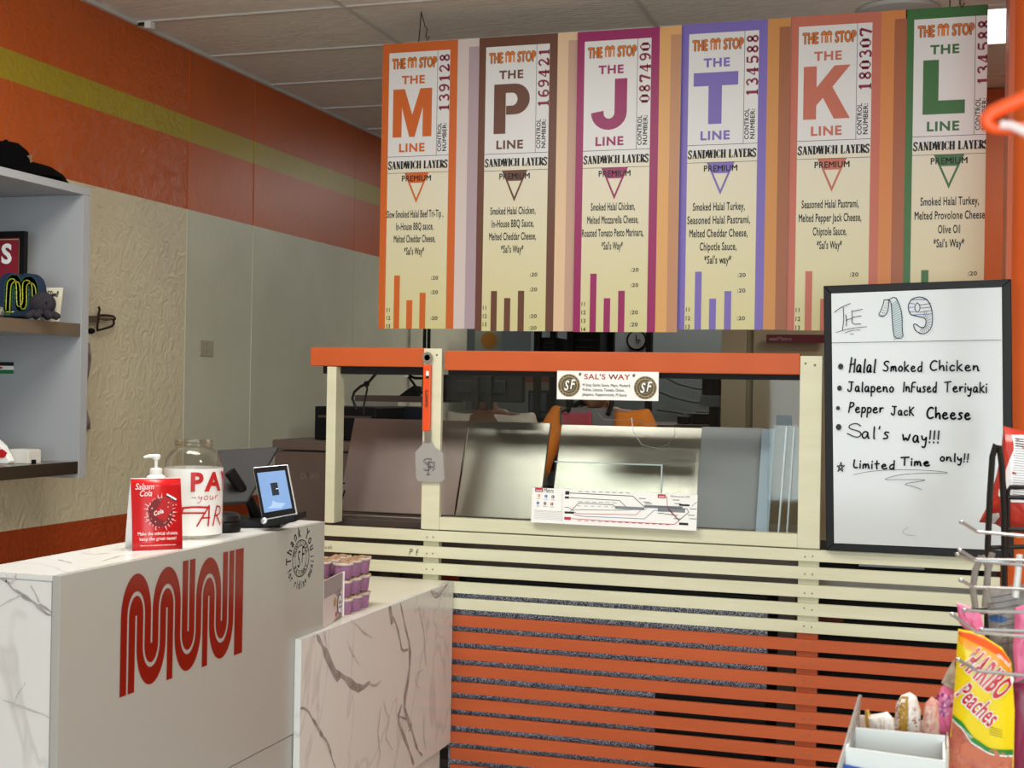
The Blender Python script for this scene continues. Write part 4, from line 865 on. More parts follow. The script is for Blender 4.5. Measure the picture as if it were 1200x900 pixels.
c.strokes('wh', 'Salaam', .006, Ht - .030, .013, .0016, width=.042, slant=.15) if False else c.text('wh', 'Salaam', .008, Ht - .026, .014, 'r', width=.044, align='l', slant=.3); c.text('wh', 'Cola', .017, Ht - .042, .014, 'r', width=.030, align='l', slant=.3)
c.text('wh', 'Make the ethical choice,', wdt / 2, .036, .0075, 'r', width=.094); c.text('wh', 'keep the great taste!', wdt / 2, .024, .0075, 'r', width=.086); c.text('wh', 'We are proudly supporting humanitarian causes', wdt / 2, .011, .003, 'r', width=.082)
cx, cy = wdt * .56, Ht * .52
for i in range(26):
    a = i * 2 * math.pi / 26; r_ = random.uniform(.032, .043); c.poly('pink', [(cx + .026 * math.cos(a - .09), cy + .03 * math.sin(a - .09)), (cx + r_ * math.cos(a), cy + r_ * 1.1 * math.sin(a)), (cx + .026 * math.cos(a + .09), cy + .03 * math.sin(a + .09))])
c.disc('dred', cx, cy, .029, 2, 24, ry=.034)
def rotp(pts, a, ox, oy): return [(ox + x * math.cos(a) - y * math.sin(a), oy + x * math.sin(a) + y * math.cos(a)) for x, y in pts]
c.poly('can', rotp([(-.014, -.03), (.014, -.03), (.016, -.024), (.016, .024), (.012, .030), (-.012, .030), (-.016, .024), (-.016, -.024)], -.55, cx + .012, cy + .012), 3); c.poly('wh', rotp([(-.013, .026), (.013, .026), (.013, .030), (-.013, .030)], -.55, cx + .012, cy + .012), 4); c.poly('dark', rotp([(-.014, .023), (.014, .023), (.014, .026), (-.014, .026)], -.55, cx + .012, cy + .012), 4)
c.text('wh', 'Cola', cx - .004, cy - .004, .010, 'b', width=.024, slant=.3, rot=.3, layer=4)
for i in range(40):
    a = random.uniform(0, 6.28); r_ = random.uniform(.02, .04); c.disc('pink', cx + r_ * math.cos(a), cy + r_ * 1.1 * math.sin(a), random.uniform(.0006, .0018), 4, 6)
c.done(tt, {'wh': 'white_lettering', 'pink': 'splash_print', 'dred': 'dark_red_drink_print', 'can': 'can_print', 'dark': 'can_band_print'}, {'wh': PAPER, 'pink': mat('pink_splash', (232, 170, 170), .4), 'dred': mat('dark_red_print', (110, 12, 22), .4), 'can': mat('can_red', (170, 20, 26), .3), 'dark': INK})

# ---- tip jar
jc = Vector((-1.798, 3.04, CT)); jr = .073
jar = thing('tip_jar', 'big clear plastic tip jar with paper reading pay your fare', 'jar', jc)
prof = [(.060, .0), (.070, .004), (jr, .014), (jr, .175), (.070, .198), (.058, .216), (.046, .224), (.045, .228), (.047, .232), (.047, .246), (.0425, .247)]
inner = [(r - .002, z) for r, z in reversed(prof[1:-1])] 
JG = bpy.data.materials.new('jar_plastic'); JG.use_nodes = True; nt = JG.node_tree; nt.nodes.clear(); o_ = nt.nodes.new('ShaderNodeOutputMaterial'); mx_ = nt.nodes.new('ShaderNodeMixShader'); tr = nt.nodes.new('ShaderNodeBsdfTransparent'); gl = nt.nodes.new('ShaderNodeBsdfGlossy'); fr_ = nt.nodes.new('ShaderNodeLayerWeight'); fr_.inputs[0].default_value = .3
tr.inputs[0].default_value = (.92, .91, .88, 1); gl.inputs['Roughness'].default_value = .08; gl.inputs[0].default_value = (.8, .8, .78, 1); mm_ = nt.nodes.new('ShaderNodeMath'); mm_.operation = 'MINIMUM'; mm_.inputs[1].default_value = .30; nt.links.new(fr_.outputs['Fresnel'], mm_.inputs[0]); nt.links.new(mm_.outputs[0], mx_.inputs[0]); nt.links.new(tr.outputs[0], mx_.inputs[1]); nt.links.new(gl.outputs[0], mx_.inputs[2]); nt.links.new(mx_.outputs[0], o_.inputs[0])
mb = MB(); n = 40; vs = []; fs = []
for r_, z in prof:
    for k_ in range(n): a = 2 * math.pi * k_ / n; vs.append(jc + Vector((r_ * math.cos(a), r_ * math.sin(a), z)))
for i in range(len(prof) - 1):
    for k_ in range(n): fs.append((i * n + k_, i * n + (k_ + 1) % n, (i + 1) * n + (k_ + 1) % n, (i + 1) * n + k_))
fs.append(tuple(reversed(range(n)))); mb.add(vs, fs); jb = mb.build('body', JG, jar, smooth=True)
for zz in (.234, .241): MB().tube([(jc.x + .0478 * math.cos(a), jc.y + .0478 * math.sin(a), jc.z + zz) for a in [2 * math.pi * i / 32 for i in range(32)]], .0012, 5, closed=True).build('neck_thread', JG, jar, smooth=True)
lab = MB(); R = jr + .0008; vs = []
for i in range(n + 1):
    a = 2 * math.pi * i / n; vs += [jc + Vector((R * math.cos(a), R * math.sin(a), .010)), jc + Vector((R * math.cos(a), R * math.sin(a), .176))]
lab.add(vs, [(2 * i, 2 * i + 2, 2 * i + 3, 2 * i + 1) for i in range(n)]); lab.build('paper_wrap', PAPER, jar, smooth=True)
# writing wrapped round the jar
class Wrap(Canvas):
    def _put(s, key, layer, pts, faces):
        mb = s.lay.setdefault(key, MB()); rr = jr + .0030 + .0003 * layer
        for f in faces:
            q = [pts[i] for i in f]
            if s.clip: q = clip_poly(q, *s.clip)
            if len(q) >= 3: mb.add([(jc.x + rr * math.cos(s.a0 + x / jr), jc.y + rr * math.sin(s.a0 + x / jr), jc.z + y) for x, y in q], [tuple(range(len(q)))])
c = Wrap((0, 0, 0), (1, 0, 0), (0, 0, 1)); c.a0 = math.atan2(-jc.y, -jc.x); c.clip = None
for ch_, x_, w_ in (('P', -.008, .035), ('A', .030, .050), ('Y', .082, .040)): c.text('red', ch_, x_, .122, .046, 'x', width=w_, align='l')
c.strokes('pen', '-your', -.004, .099, .020, .0016, width=.075, slant=.2)
def zig(pts, w=.004): c.line('red', smooth_line(pts, 1), w)
zig([(-.034, .078), (.004, .082), (.036, .080)], .005); zig([(-.034, .066), (0, .067), (.030, .066)], .0045); zig([(-.022, .080), (-.028, .062), (-.034, .046)])
zig([(.010, .034), (.024, .058), (.040, .084)]); zig([(.040, .084), (.040, .056), (.038, .034)]); zig([(.022, .054), (.042, .054)], .004)
zig([(.052, .034), (.064, .082)]); zig([(.064, .082), (.080, .078), (.078, .062), (.060, .058)]); zig([(.064, .058), (.080, .034)]); zig([(.098, .034), (.104, .082), (.122, .082)]); zig([(.101, .058), (.116, .058)]); zig([(.098, .034), (.116, .034)])
c.done(jar, {'red': 'red_marker_lettering', 'pen': 'thin_red_script'}, {'red': REDP, 'pen': REDP})

# ---- pump bottle behind the card
pb = Vector((-1.822, 2.905, CT)); bt = thing('pump_bottle', 'white pump bottle behind the red table tent', 'bottle', pb)
MB().lathe([(.024, 0), (.026, .004), (.026, .145), (.022, .160), (.012, .166)], pb, 24).build('body', WHITE, bt, smooth=True)
MB().lathe([(.014, .162), (.015, .166), (.015, .178), (.010, .181)], pb, 20).build('collar', WHITE, bt, smooth=True)
MB().lathe([(.004, .18), (.004, .205)], pb, 12).build('stem', WHITE, bt, smooth=True)
MB().lathe([(.006, .200), (.010, .205), (.011, .210), (.006, .214)], pb, 16).tube([pb + Vector((0, 0, .208)), pb + Vector((-.018, -.004, .209)), pb + Vector((-.030, -.006, .206))], [.0055, .0045, .003], 8).build('pump_head', WHITE, bt, smooth=True)

# ---- till: scanner puck, stand, cashier screen seen from behind, customer tablet
pk = at(262, 618, Z=CT) ; pk = Vector((-1.79, 3.18, CT))
t = thing('card_reader_dock', 'low black rounded card reader dock beside the tip jar', 'card reader', pk)
MB().lathe([(.042, 0), (.046, .004), (.047, .022), (.044, .027)], pk, 28).build('base', BLACK, t, smooth=True); MB().lathe([(.040, .027), (.045, .030), (.044, .044), (.036, .050)], pk, 28).build('top', mat('black_satin', (20, 20, 22), .3), t, smooth=True)
pos = thing('point_of_sale_terminal', 'black point of sale terminal with big cashier screen seen from behind', 'till', (-1.83, 3.33, CT))
bs = [at(292, 619, Z=CT), at(333, 615, Z=CT), at(331, 608, Z=CT), at(290, 608, Z=CT)]
bs = [(-1.80, 3.27), (-1.70, 3.33), (-1.74, 3.46), (-1.87, 3.40)]
MB().prism([(x, y) for x, y in bs], (0, 0, CT), (1, 0, 0), (0, 1, 0), .022).build('base', BLACK, pos, bevel=.004)
MB().tube([(-1.79, 3.37, CT + .02), (-1.80, 3.34, CT + .07), (-1.84, 3.30, CT + .15)], [.018, .014, .016], 10).build('arm', BLACK, pos, smooth=True)
T1, T2, T3, T4 = at(258, 527, Y=3.33), at(327, 523, Y=3.42), at(312, 553, Y=3.36), at(262, 590, Y=3.25)
T3 = at(300, 588, Y=3.33)
MB().slab([at(250, 590, Y=3.26), at(290, 588, Y=3.30), at(327, 523, Y=3.44), at(255, 527, Y=3.38)], -.012).build('cashier_screen_housing', mat('screen_back', (26, 26, 28), .7), pos, bevel=.004)
tb = thing('customer_tablet', 'silver edged customer facing tablet with pale blue screen at counter end', 'tablet', (-1.69, 3.26, CT))
q = [at(296, 547.5, Y=3.285), at(307.5, 610, Y=3.245), at(348, 602.5, Y=3.265), at(337, 544, Y=3.305)]
MB().slab([q[0], q[1], q[2], q[3]], -.010).build('body', mat('silver_case', (190, 192, 196), .3, .7), tb, bevel=.003)
U_ = (q[2] - q[1]).normalized(); V_ = (q[0] - q[1]); V_ = (V_ - U_ * V_.dot(U_)).normalized(); c = Canvas(q[1], U_, V_); c.single = ('bez', 'scr', 'logo', 'btn'); N_ = c.N
if N_.y > 0: print('tablet normal flipped')
def tp(u, w): p = q[1].lerp(q[2], u).lerp(q[0].lerp(q[3], u), w) - q[1]; return (p.dot(c.U), p.dot(c.V))
c.poly('bez', [tp(.02, .02), tp(.98, .02), tp(.98, .98), tp(.02, .98)], 1); c.poly('scr', [tp(.10, .13), tp(.90, .13), tp(.90, .88), tp(.10, .88)], 2)
c.poly('logo', [tp(.42, .42), tp(.62, .42), tp(.62, .66), tp(.42, .66)], 3); c.poly('smudge', [tp(.2, .2), tp(.6, .16), tp(.75, .24), tp(.5, .28), tp(.4, .33), tp(.34, .24)], 3)
c.rect('wh', *tp(.55, .53), *tp(.62, .545), 4)
c.done(tb, {'bez': 'black_bezel', 'scr': 'lit_screen', 'logo': 'dark_screen_logo', 'smudge': 'pale_screen_pattern', 'wh': 'screen_tick'}, {'bez': BLACK, 'scr': mat('tablet_screen', (96, 122, 160), .15, emit=.75), 'logo': mat('screen_logo', (34, 38, 48), .3), 'smudge': mat('screen_pattern', (128, 150, 180), .2, emit=.7), 'wh': PAPER})
MB().obox(q[1].lerp(q[2], .5) + Vector((0, .03, -.008)), U_ * .045, Vector((0, .035, .004)), (0, 0, .008)).build('foot', BLACK, tb, bevel=.003)
MB().lathe([(.0085, 0), (.0085, .014), (.006, .016)], q[1] + Vector((.006, .006, -.004)), 14, axis=-N_ if N_.y > 0 else N_).build('hinge_button', mat('silver_case', (190, 192, 196), .3, .7), tb, smooth=True)

# ---- dessert cups and leaflet on the low counter
PURP = mat('purple_pudding', (164, 118, 152), .4, vary=(144, 98, 134), vscale=40); CRUMB = mat('crumb_topping', (206, 176, 140), .8, vary=(150, 104, 76), vscale=90, bump=1, bscale=200); LIDM = glass_mat('clear_lid', (.9, .9, .9), .02)
def cup(x, y, z):
    o = thing('dessert_cup', 'x', 'dessert cup', (x, y, z), 'stacked purple dessert cups')
    MB().lathe([(.024, 0), (.025, .003), (.0295, .041), (.0295, .043)], (x, y, z), 20).build('filled_cup', PURP, o, smooth=True)
    MB().lathe([(.0315, .0415), (.0325, .043), (.0325, .047), (.031, .048)], (x, y, z), 20).build('lid_rim', mat('pale_lid_rim', (205, 196, 190), .3), o, smooth=True)
    mb = MB()
    for i in range(9):
        a = i * 2.4; r_ = .007 * math.sqrt(i); mb.ball((x + r_ * math.cos(a) * 1.3, y + r_ * math.sin(a) * 1.3, z + .049), .009, .009, .0045, 6, 4)
    mb.build('crumb_topping', CRUMB, o, smooth=True, kind='stuff')
    return o
base_c = cup(-1.72, 3.80, .8025); n_ = 0
ZS = ['bottom', 'middle', 'top']
for iy, (yy, who) in enumerate(((3.80, 'front row'), (3.87, 'second row'), (3.94, 'third row'))):
    for ixx, xx in enumerate((-1.725, -1.795)):
        for iz in range(3):
            o = base_c if n_ == 0 else copy_tree(base_c); n_ += 1
            o.location = (xx + random.uniform(-.002, .002), yy, .8025 + iz * .0545)
            o['label'] = 'purple dessert cup with crumb topping, %s of its stack, %s, %s side' % (ZS[iz], who, ('right', 'left')[ixx])
lf = thing('leaflet_holder', 'clear and white leaflet holder with purple lettered leaflet before the dessert cups', 'leaflet', (-1.74, 3.78, .8025))
Pq = [at(381, 735, Y=3.62), at(402, 722, Y=3.74), at(402, 676, Y=3.74), at(381, 677, Y=3.62)]
Lz = .8035; A = Vector((-1.725, 3.61, Lz)); B_ = Vector((-1.690, 3.80, Lz)); hh_ = .135
A = at(379, 736, Z=Lz); B_ = at(402, 722, Z=Lz); U_ = (B_ - A).normalized(); N_ = Vector((U_.y, -U_.x, 0)); w_ = (B_ - A).length
MB().slab([A, B_, B_ + Vector((0, 0, hh_)), A + Vector((0, 0, hh_))], -.003).build('leaflet', mat('leaflet_card', (214, 200, 204), .4), lf)
MB().slab([B_ - U_ * .004, B_, B_ + Vector((0, 0, hh_)), B_ - U_ * .004 + Vector((0, 0, hh_))], .003).build('white_edge', PAPER, lf)
c = Canvas(A + N_ * .0005, U_, (0, 0, 1)); c.rect('gry', 0, hh_ * .62, w_ * .9, hh_, 1); c.poly('gry', [(w_ * .5, hh_ * .64), (w_ * .72, hh_ * .5), (w_ * .9, hh_ * .64)], 1)
c.disc('yel', w_ * .55, hh_ * .42, .014, 2, 20); c.disc('pur', w_ * .78, hh_ * .33, .026, 2, 24, ry=.032); c.disc('pal', w_ * .78, hh_ * .33, .021, 3, 24, ry=.026); c.text('pur', 'ube', w_ * .78, hh_ * .33, .013, 'b', layer=4, slant=.2); c.text('pur', 'dream', w_ * .78, hh_ * .24, .009, 'b', layer=4, slant=.2)
c.poly('gry2', [(w_ * .4, 0), (w_ * .9, 0), (w_ * .9, hh_ * .12), (w_ * .7, hh_ * .06)], 2); c.disc('rd', w_ * .62, hh_ * .14, .008, 3, 12)
c.done(lf, {'gry': 'grey_pink_print', 'yel': 'yellow_spot_print', 'pur': 'purple_print', 'pal': 'pale_oval_print', 'gry2': 'grey_foot_print', 'rd': 'red_spot_print'}, {'gry': mat('grey_pink_print', (150, 138, 146), .4), 'yel': mat('mustard_print', (186, 150, 60), .4), 'pur': mat('purple_print', (92, 60, 140), .4), 'pal': PAPER, 'gry2': mat('grey_print', (120, 112, 108), .4), 'rd': REDP})

# ---------------------------------------------------------------- wall shelf and what stands on it
SHX = -2.92
su = thing('wall_shelf_unit', 'open grey white shelf unit with steel front edges hung on left wall', 'shelf unit', (-3.1, 3.6, 1.15))
ex0, ex1 = at(101, 222, X=SHX).y, at(108, 222, X=SHX).y
B(XL, 4.152, 1.153, SHX, 4.195, 2.1675).build('end_panel', WOODG, su, bevel=.001)
B(XL, 3.02, 1.153, SHX, 3.06, 2.1675).build('end_panel', WOODG, su)
B(XL, 3.06, 1.20, XL + .015, 4.152, 2.165).build('back_panel', WOODG, su)
B(XL, 3.02, 2.168, SHX, 4.195, 2.196).build('top_panel', WOODG, su, bevel=.001)
B(XL + .015, 3.06, 1.665, SHX - .012, 4.152, 1.700).build('middle_shelf', WOODG, su); B(XL + .015, 3.06, 1.19, SHX - .012, 4.152, 1.212).build('bottom_shelf', STEEL, su)
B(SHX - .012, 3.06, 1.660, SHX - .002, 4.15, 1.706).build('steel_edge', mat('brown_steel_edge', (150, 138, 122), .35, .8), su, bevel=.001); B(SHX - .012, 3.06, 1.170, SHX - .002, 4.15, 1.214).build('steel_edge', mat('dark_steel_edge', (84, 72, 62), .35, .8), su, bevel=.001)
YE = 4.1515
c = Canvas((XL, YE, 1.3), (1, 0, 0), (0, 0, 1)); q0, q1 = c.px(-14, 424), c.px(16, 438)
fl_ = thing('flag_sticker', 'small black, white, green and red flag sticker inside the shelf end panel', 'sticker', (-3.2, YE, 1.5))
h3 = (q0[1] - q1[1]) / 3
for i, kk in enumerate(('grn', 'wh', 'ink')): c.rect(kk, q0[0], q1[1] + h3 * i, q1[0], q1[1] + h3 * (i + 1))
c.poly('rd', [(q0[0], q1[1]), (q0[0], q0[1]), (q0[0] + (q1[0] - q0[0]) * .62, (q0[1] + q1[1]) / 2)], 2); c.single = ('grn', 'wh', 'ink', 'rd')
c.done(fl_, {'grn': 'green_stripe', 'wh': 'white_stripe', 'ink': 'black_stripe', 'rd': 'red_triangle'}, {'grn': mat('flag_green', (20, 110, 60), .5), 'wh': PAPER, 'ink': INK, 'rd': REDP})
SZ = 1.7065
def pX(px, py, Y): return at(px, py, Y=Y)
# framed red sign
fa = thing('framed_red_sign', 'black framed dark red sign with white letter S leaning on middle shelf', 'framed sign', (-3.2, 4.05, SZ))
r_ = pX(31, 271, 4.05); zt_ = r_.z; x1_ = r_.x; x0_ = XL + .02
for b4 in ((x0_, SZ, x1_, SZ + .022), (x0_, zt_ - .022, x1_, zt_), (x1_ - .022, SZ + .022, x1_, zt_ - .022)): MB().box(b4[0], 4.04, b4[1], b4[2], 4.06, b4[3]).build('frame_rail', BLACK, fa, bevel=.001)
MB().box(x0_, 4.05, SZ + .02, x1_ - .02, 4.055, zt_ - .02).build('red_print', mat('dark_red_sign', (128, 22, 40), .5), fa)
c = Canvas((x0_, 4.0495, SZ), (1, 0, 0), (0, 0, 1)); c.single = ('wh', 'ln'); q = c.px(8, 308); c.text('wh', 'S', q[0] + .002, q[1], .068, 'x', width=.05, layer=2)
w_ = x1_ - x0_; c.line('ln', [(0, zt_ - SZ - .028), (w_ - .028, zt_ - SZ - .028), (w_ - .028, .02)], .003, 1, joint=False)
c.done(fa, {'wh': 'white_letter', 'ln': 'pale_inner_line'}, {'wh': PAPER, 'ln': mat('beige_line', (190, 170, 140), .5)})
# worm cushion
cu_ = thing('worm_cushion', 'dark blue cushion with green and yellow worm m on the middle shelf', 'cushion', (-3.1, 3.98, SZ))
pl_ = [pX(x, y, 3.98) for x, y in ((4, 371), (4, 335), (8, 324), (16, 320), (24, 322), (29, 326), (34, 321), (41, 321), (48, 328), (51, 340), (51, 371))]
poly = smooth_line([(p.x, p.z) for p in pl_], 2)
MB().prism(poly, (0, 4.0, 0), (1, 0, 0), (0, 0, 1), .05).build('cushion_body', mat('navy_plush', (22, 40, 66), .9, bump=.3, bscale=200), cu_, bevel=.006)
c = Canvas((0, 3.9495, 0), (1, 0, 0), (0, 0, 1)); c.single = ('g', 'y')
def cq(x, y): p = pX(x / 5.62, 250 + y / 5.62, 3.9495); return (p.x, p.z)
def cl(k, w, *pts): c.line(k, smooth_line([cq(*p) for p in pts], 2), w, {'g': 1, 'y': 2, 'b': 3}[k])
M_ = [(52, 640), (56, 520), (62, 450), (92, 430), (122, 450), (122, 600), (135, 622), (165, 600), (160, 470), (175, 445), (205, 445), (225, 480), (225, 560)]
cl('g', .034, *M_); cl('y', .0035, *[(x - 12, y - 4) for x, y in M_]); cl('y', .0035, *[(x + 13, y + 14) for x, y in M_]); cl('y', .003, (40, 650), (62, 648)); cl('y', .003, (75, 650), (95, 648))
c.done(cu_, {'g': 'green_worm_band', 'y': 'yellow_piping'}, {'g': mat('green_felt', (46, 110, 60), .9), 'y': mat('yellow_piping', (208, 214, 70), .8)})
# octopus plush
oc_ = thing('octopus_plush', 'small dark grey octopus plush toy at the right of middle shelf', 'plush toy', (-3.02, 3.93, SZ))
ce_ = pX(50, 356, 3.93); DK = mat('charcoal_plush', (42, 38, 46), .95, bump=.3, bscale=250)
MB().ball((ce_.x, 3.93, SZ + .056), .046, .040, .040, 20, 12).build('head', DK, oc_, smooth=True)
for i in range(8):
    a = 2 * math.pi * i / 8 + .3; d = Vector((math.cos(a), math.sin(a), 0)); p0 = Vector((ce_.x, 3.93, SZ + .03)) + d * .02
    MB().tube([p0, p0 + d * .018 + Vector((0, 0, -.010)), p0 + d * .032 + Vector((0, 0, -.016)), p0 + d * .040 + Vector((0, 0, -.013))], [.013, .013, .012, .007], 8).build('tentacle', DK, oc_, smooth=True)
for sx in (.016, .036): MB().ball((ce_.x + sx, 3.93 - .037 + sx * .25, SZ + .058), .004, .003, .004, 8, 6).build('eye', BLACK, oc_, smooth=True)
cr = thing('note_card', 'small cream card with black handwriting behind the octopus plush', 'card', (-2.98, 4.0, SZ))
a, b_ = pX(52, 338, 4.02), pX(74, 337, 4.02); MB().slab([(a.x, 4.0, SZ), (b_.x, 4.0, SZ), (b_.x, 4.02, b_.z), (a.x, 4.02, b_.z)], -.0015).build('card', mat('cream_card', (214, 206, 184), .6), cr)
c = Canvas((a.x, 3.998, SZ), (1, 0, 0), (0, .02 / (b_.z - SZ), 1)); hh_ = b_.z - SZ
c.strokes('ink', 'MiSSiON!!'.replace('O', 'o').replace('N', 'n'), .006, hh_ - .030, .020, .003, width=.058); c.strokes('ink', 'fur', .03, hh_ - .058, .014, .002, width=.03); c.strokes('ink', 'al', .05, hh_ - .08, .012, .0015, width=.014)
c.done(cr, {'ink': 'handwriting'}, {'ink': INK})
cy_ = thing('crystal_cluster', 'small pale crystal lump at the middle shelf edge', 'ornament', (-2.95, 3.74, SZ)); mb = MB()
for i in range(9): mb.ball((-2.955 + random.uniform(-.014, .01), 3.755 + random.uniform(-.02, .02), SZ + .008 + random.uniform(0, .018)), .010, .009, .011, 5, 3)
mb.build('crystals', mat('pale_crystal', (150, 146, 138), .2, vary=(70, 66, 60), vscale=60), cy_)
# lower shelf things
LZ_ = 1.2125
bx = thing('white_carton', 'small white carton on the bottom shelf', 'box', (-3.1, 3.95, LZ_)); a, b_ = pX(9, 540, 3.95), pX(33, 540, 3.95)
MB().box(a.x, 3.95, LZ_, b_.x, 4.02, LZ_ + .046).build('carton', mat('off_white_carton', (206, 204, 196), .6), bx, bevel=.002); MB().box(a.x + .004, 3.955, LZ_ + .046, b_.x - .004, 4.015, LZ_ + .049).build('flap', mat('off_white_carton', (206, 204, 196), .6), bx); MB().box(b_.x + .002, 3.965, LZ_, b_.x + .010, 3.98, LZ_ + .014).build('black_tab', BLACK, bx)
rb = thing('red_white_packet', 'red and white packet at left end of bottom shelf', 'packet', (-3.2, 3.9, LZ_)); p = pX(-4, 541, 3.9)
MB().prism([(-.055, 0), (.035, 0), (.045, .01), (.012, .062), (-.02, .085), (-.055, .08)], (p.x, 3.94, LZ_), (1, 0, 0), (0, 0, 1), .03).build('white_packet', PAPER, rb, bevel=.004)
MB().prism([(-.054, .012), (.026, .022), (.036, .038), (.018, .050), (-.054, .046)], (p.x, 3.909, LZ_), (1, 0, 0), (0, 0, 1), .002).build('red_band', REDP, rb)
# caps on top
def cap(nm, label, c_, r, rot, z, m):
    t = thing(nm, label, 'cap', (c_[0], c_[1], z)); R_ = Matrix.Rotation(rot, 3, 'Z'); C_ = Vector((c_[0], c_[1], z))
    prof = [(r * 1.0, .012), (r * 1.02, .035), (r * .98, .065), (r * .82, .095), (r * .5, .118), (.004, .126)]
    MB().lathe(prof, C_, 24).build('crown', m, t, smooth=True)
    vs = []; n = 14
    for i in range(n + 1):
        a = -math.pi * .42 + math.pi * .84 * i / n
        for k_, (rr, zz) in enumerate(((r * .97, .016), (r * 1.35 + .035 * math.cos(a), .014), (r * 1.3 + .085 * math.cos(a) ** .6 if math.cos(a) > 0 else r * 1.3, .002 + .010 * math.cos(a)))):
            vs.append(C_ + R_ @ Vector((rr * math.cos(a), rr * math.sin(a) * (1 if k_ == 0 else .92), zz)))
    mb = MB(); mb.add(vs, [(3 * i + j, 3 * i + j + 1, 3 * i + j + 4, 3 * i + j + 3) for i in range(n) for j in (0, 1)]); o = mb.build('brim', m, t, smooth=True); q = o.modifiers.new('t', 'SOLIDIFY'); q.thickness = .004
    MB().ball(C_ + Vector((0, 0, .127)), .008, .008, .004, 10, 6).build('button', m, t, smooth=True)
    return t, C_, R_
FELT = mat('black_felt', (3, 3, 4), .95, spec=.1)
t, C_, R_ = cap('ball_cap', 'black cap with small pale emblem and wide brim on top of the shelf unit', (-3.08, 3.93), .088, math.radians(60), 2.200, FELT)
p = pX(41, 179, 3.64); MB().obox(C_ + Vector((.082, .015, .062)), (.003, .014, .006), (0, 0, .014), (.0015, 0, 0)).build('front_emblem', mat('dull_gold_thread', (120, 92, 70), .8), t)
pr = [(.16, 0.0), (.165, .006), (.15, .03), (.11, .055), (.06, .068), (.004, .072)]
MB().lathe(pr, (-3.085, 4.01, 2.1965), 32).build('lower_brim', FELT, t, smooth=True); MB().tube([(-3.085 + .163 * math.cos(a), 4.01 + .163 * math.sin(a), 2.2015) for a in [2 * math.pi * i / 40 for i in range(40)]], .004, 6, closed=True).build('brim_edge', FELT, t, smooth=True)

# sabre on the wall, hanging cloth, switch plate
sb = thing('wall_sabre', 'brown hilted sabre hung on the beige wall beside the shelf', 'sabre', (XL, 4.76, 1.75)); HB = mat('dark_brown_hilt', (44, 32, 26), .4, .3)
def wl2(x, y, d=.03): return at(x, y, X=XL + d)
sc2 = lambda x, y: (90 + x / 5.0, 340 + y / 5.0)
MB().slab([wl2(*sc2(20, 150)), wl2(*sc2(120, 150)), wl2(*sc2(120, 188)), wl2(*sc2(20, 188))], .012).build('scabbard', mat('brown_scabbard', (86, 72, 60), .5), sb)
MB().tube([wl2(*sc2(x, y)) for x, y in ((128, 98), (134, 112), (128, 140), (126, 175), (120, 210), (122, 236))], .005, 8).build('crossguard', HB, sb, smooth=True)
MB().tube([wl2(*sc2(x, y)) for x, y in ((122, 236), (160, 226), (205, 212), (218, 196), (215, 176))], .005, 8).build('knuckle_guard', HB, sb, smooth=True)
MB().tube([wl2(*sc2(x, y)) for x, y in ((128, 162), (165, 166), (205, 165))], [.008, .010, .008], 10).build('grip', mat('worn_brass_grip', (120, 104, 84), .5, .3), sb, smooth=True)
MB().tube([wl2(*sc2(x, y)) for x, y in ((130, 146), (180, 146), (215, 152), (226, 166), (214, 180))], .004, 8).build('back_strap', HB, sb, smooth=True); MB().ball(wl2(*sc2(216, 166)), .010, n=10, m=6).build('pommel', HB, sb, smooth=True)
for yy in ((150, 188),): MB().tube([wl2(*sc2(60, 170), 0), wl2(*sc2(60, 170), .02)], .004, 6).build('wall_pin', HB, sb)
cl_ = thing('hanging_cloth', 'thin pale grey cloth hanging on the wall behind the shelf edge', 'cloth', (XL, 4.7, 1.4)); mb = MB(); n = 10; vs = []
for i in range(n + 1):
    yy = 402 + (503 - 402) * i / n
    for j, xx in enumerate((92, 99, 105 + 2.4 * math.sin(i * .8))): vs.append(at(xx + (2 if i > 8 else 0) - i * .35, yy, X=XL + .012 + .012 * ((j + i) % 2)))
mb.add(vs, [(3 * i + j, 3 * i + j + 1, 3 * i + j + 4, 3 * i + j + 3) for i in range(n) for j in (0, 1)]); o = mb.build('cloth', mat('pale_grey_cloth', (172, 164, 164), .9), cl_, smooth=True); q = o.modifiers.new('t', 'SOLIDIFY'); q.thickness = .003
hk = thing('wall_hook', 'small black wall hook above the pale hanging cloth', 'hook', wl2(105, 388, 0)); MB().lathe([(.012, 0), (.012, .012), (.008, .02)], wl2(105, 388, 0), 12, axis=(1, 0, 0)).build('hook', BLACK, hk, smooth=True)
sw = thing('blank_wall_plate', 'small square beige blank wall plate on the left wall', 'wall plate', wl2(242, 408, 0)); a, b_ = wl2(234.5, 398.5, .004), wl2(250, 418, .004); MB().box(XL - .0, a.y, b_.z, XL + .006, b_.y, a.z).build('plate', mat('greige_plate', (168, 162, 140), .5), sw, bevel=.002)
m_ = wl2(242, 408, .006)
for dz in (.018, -.018): MB().lathe([(.003, 0), (.003, .001)], (XL + .006, m_.y, m_.z + dz), 8, axis=(1, 0, 0)).build('screw', NAIL, sw)

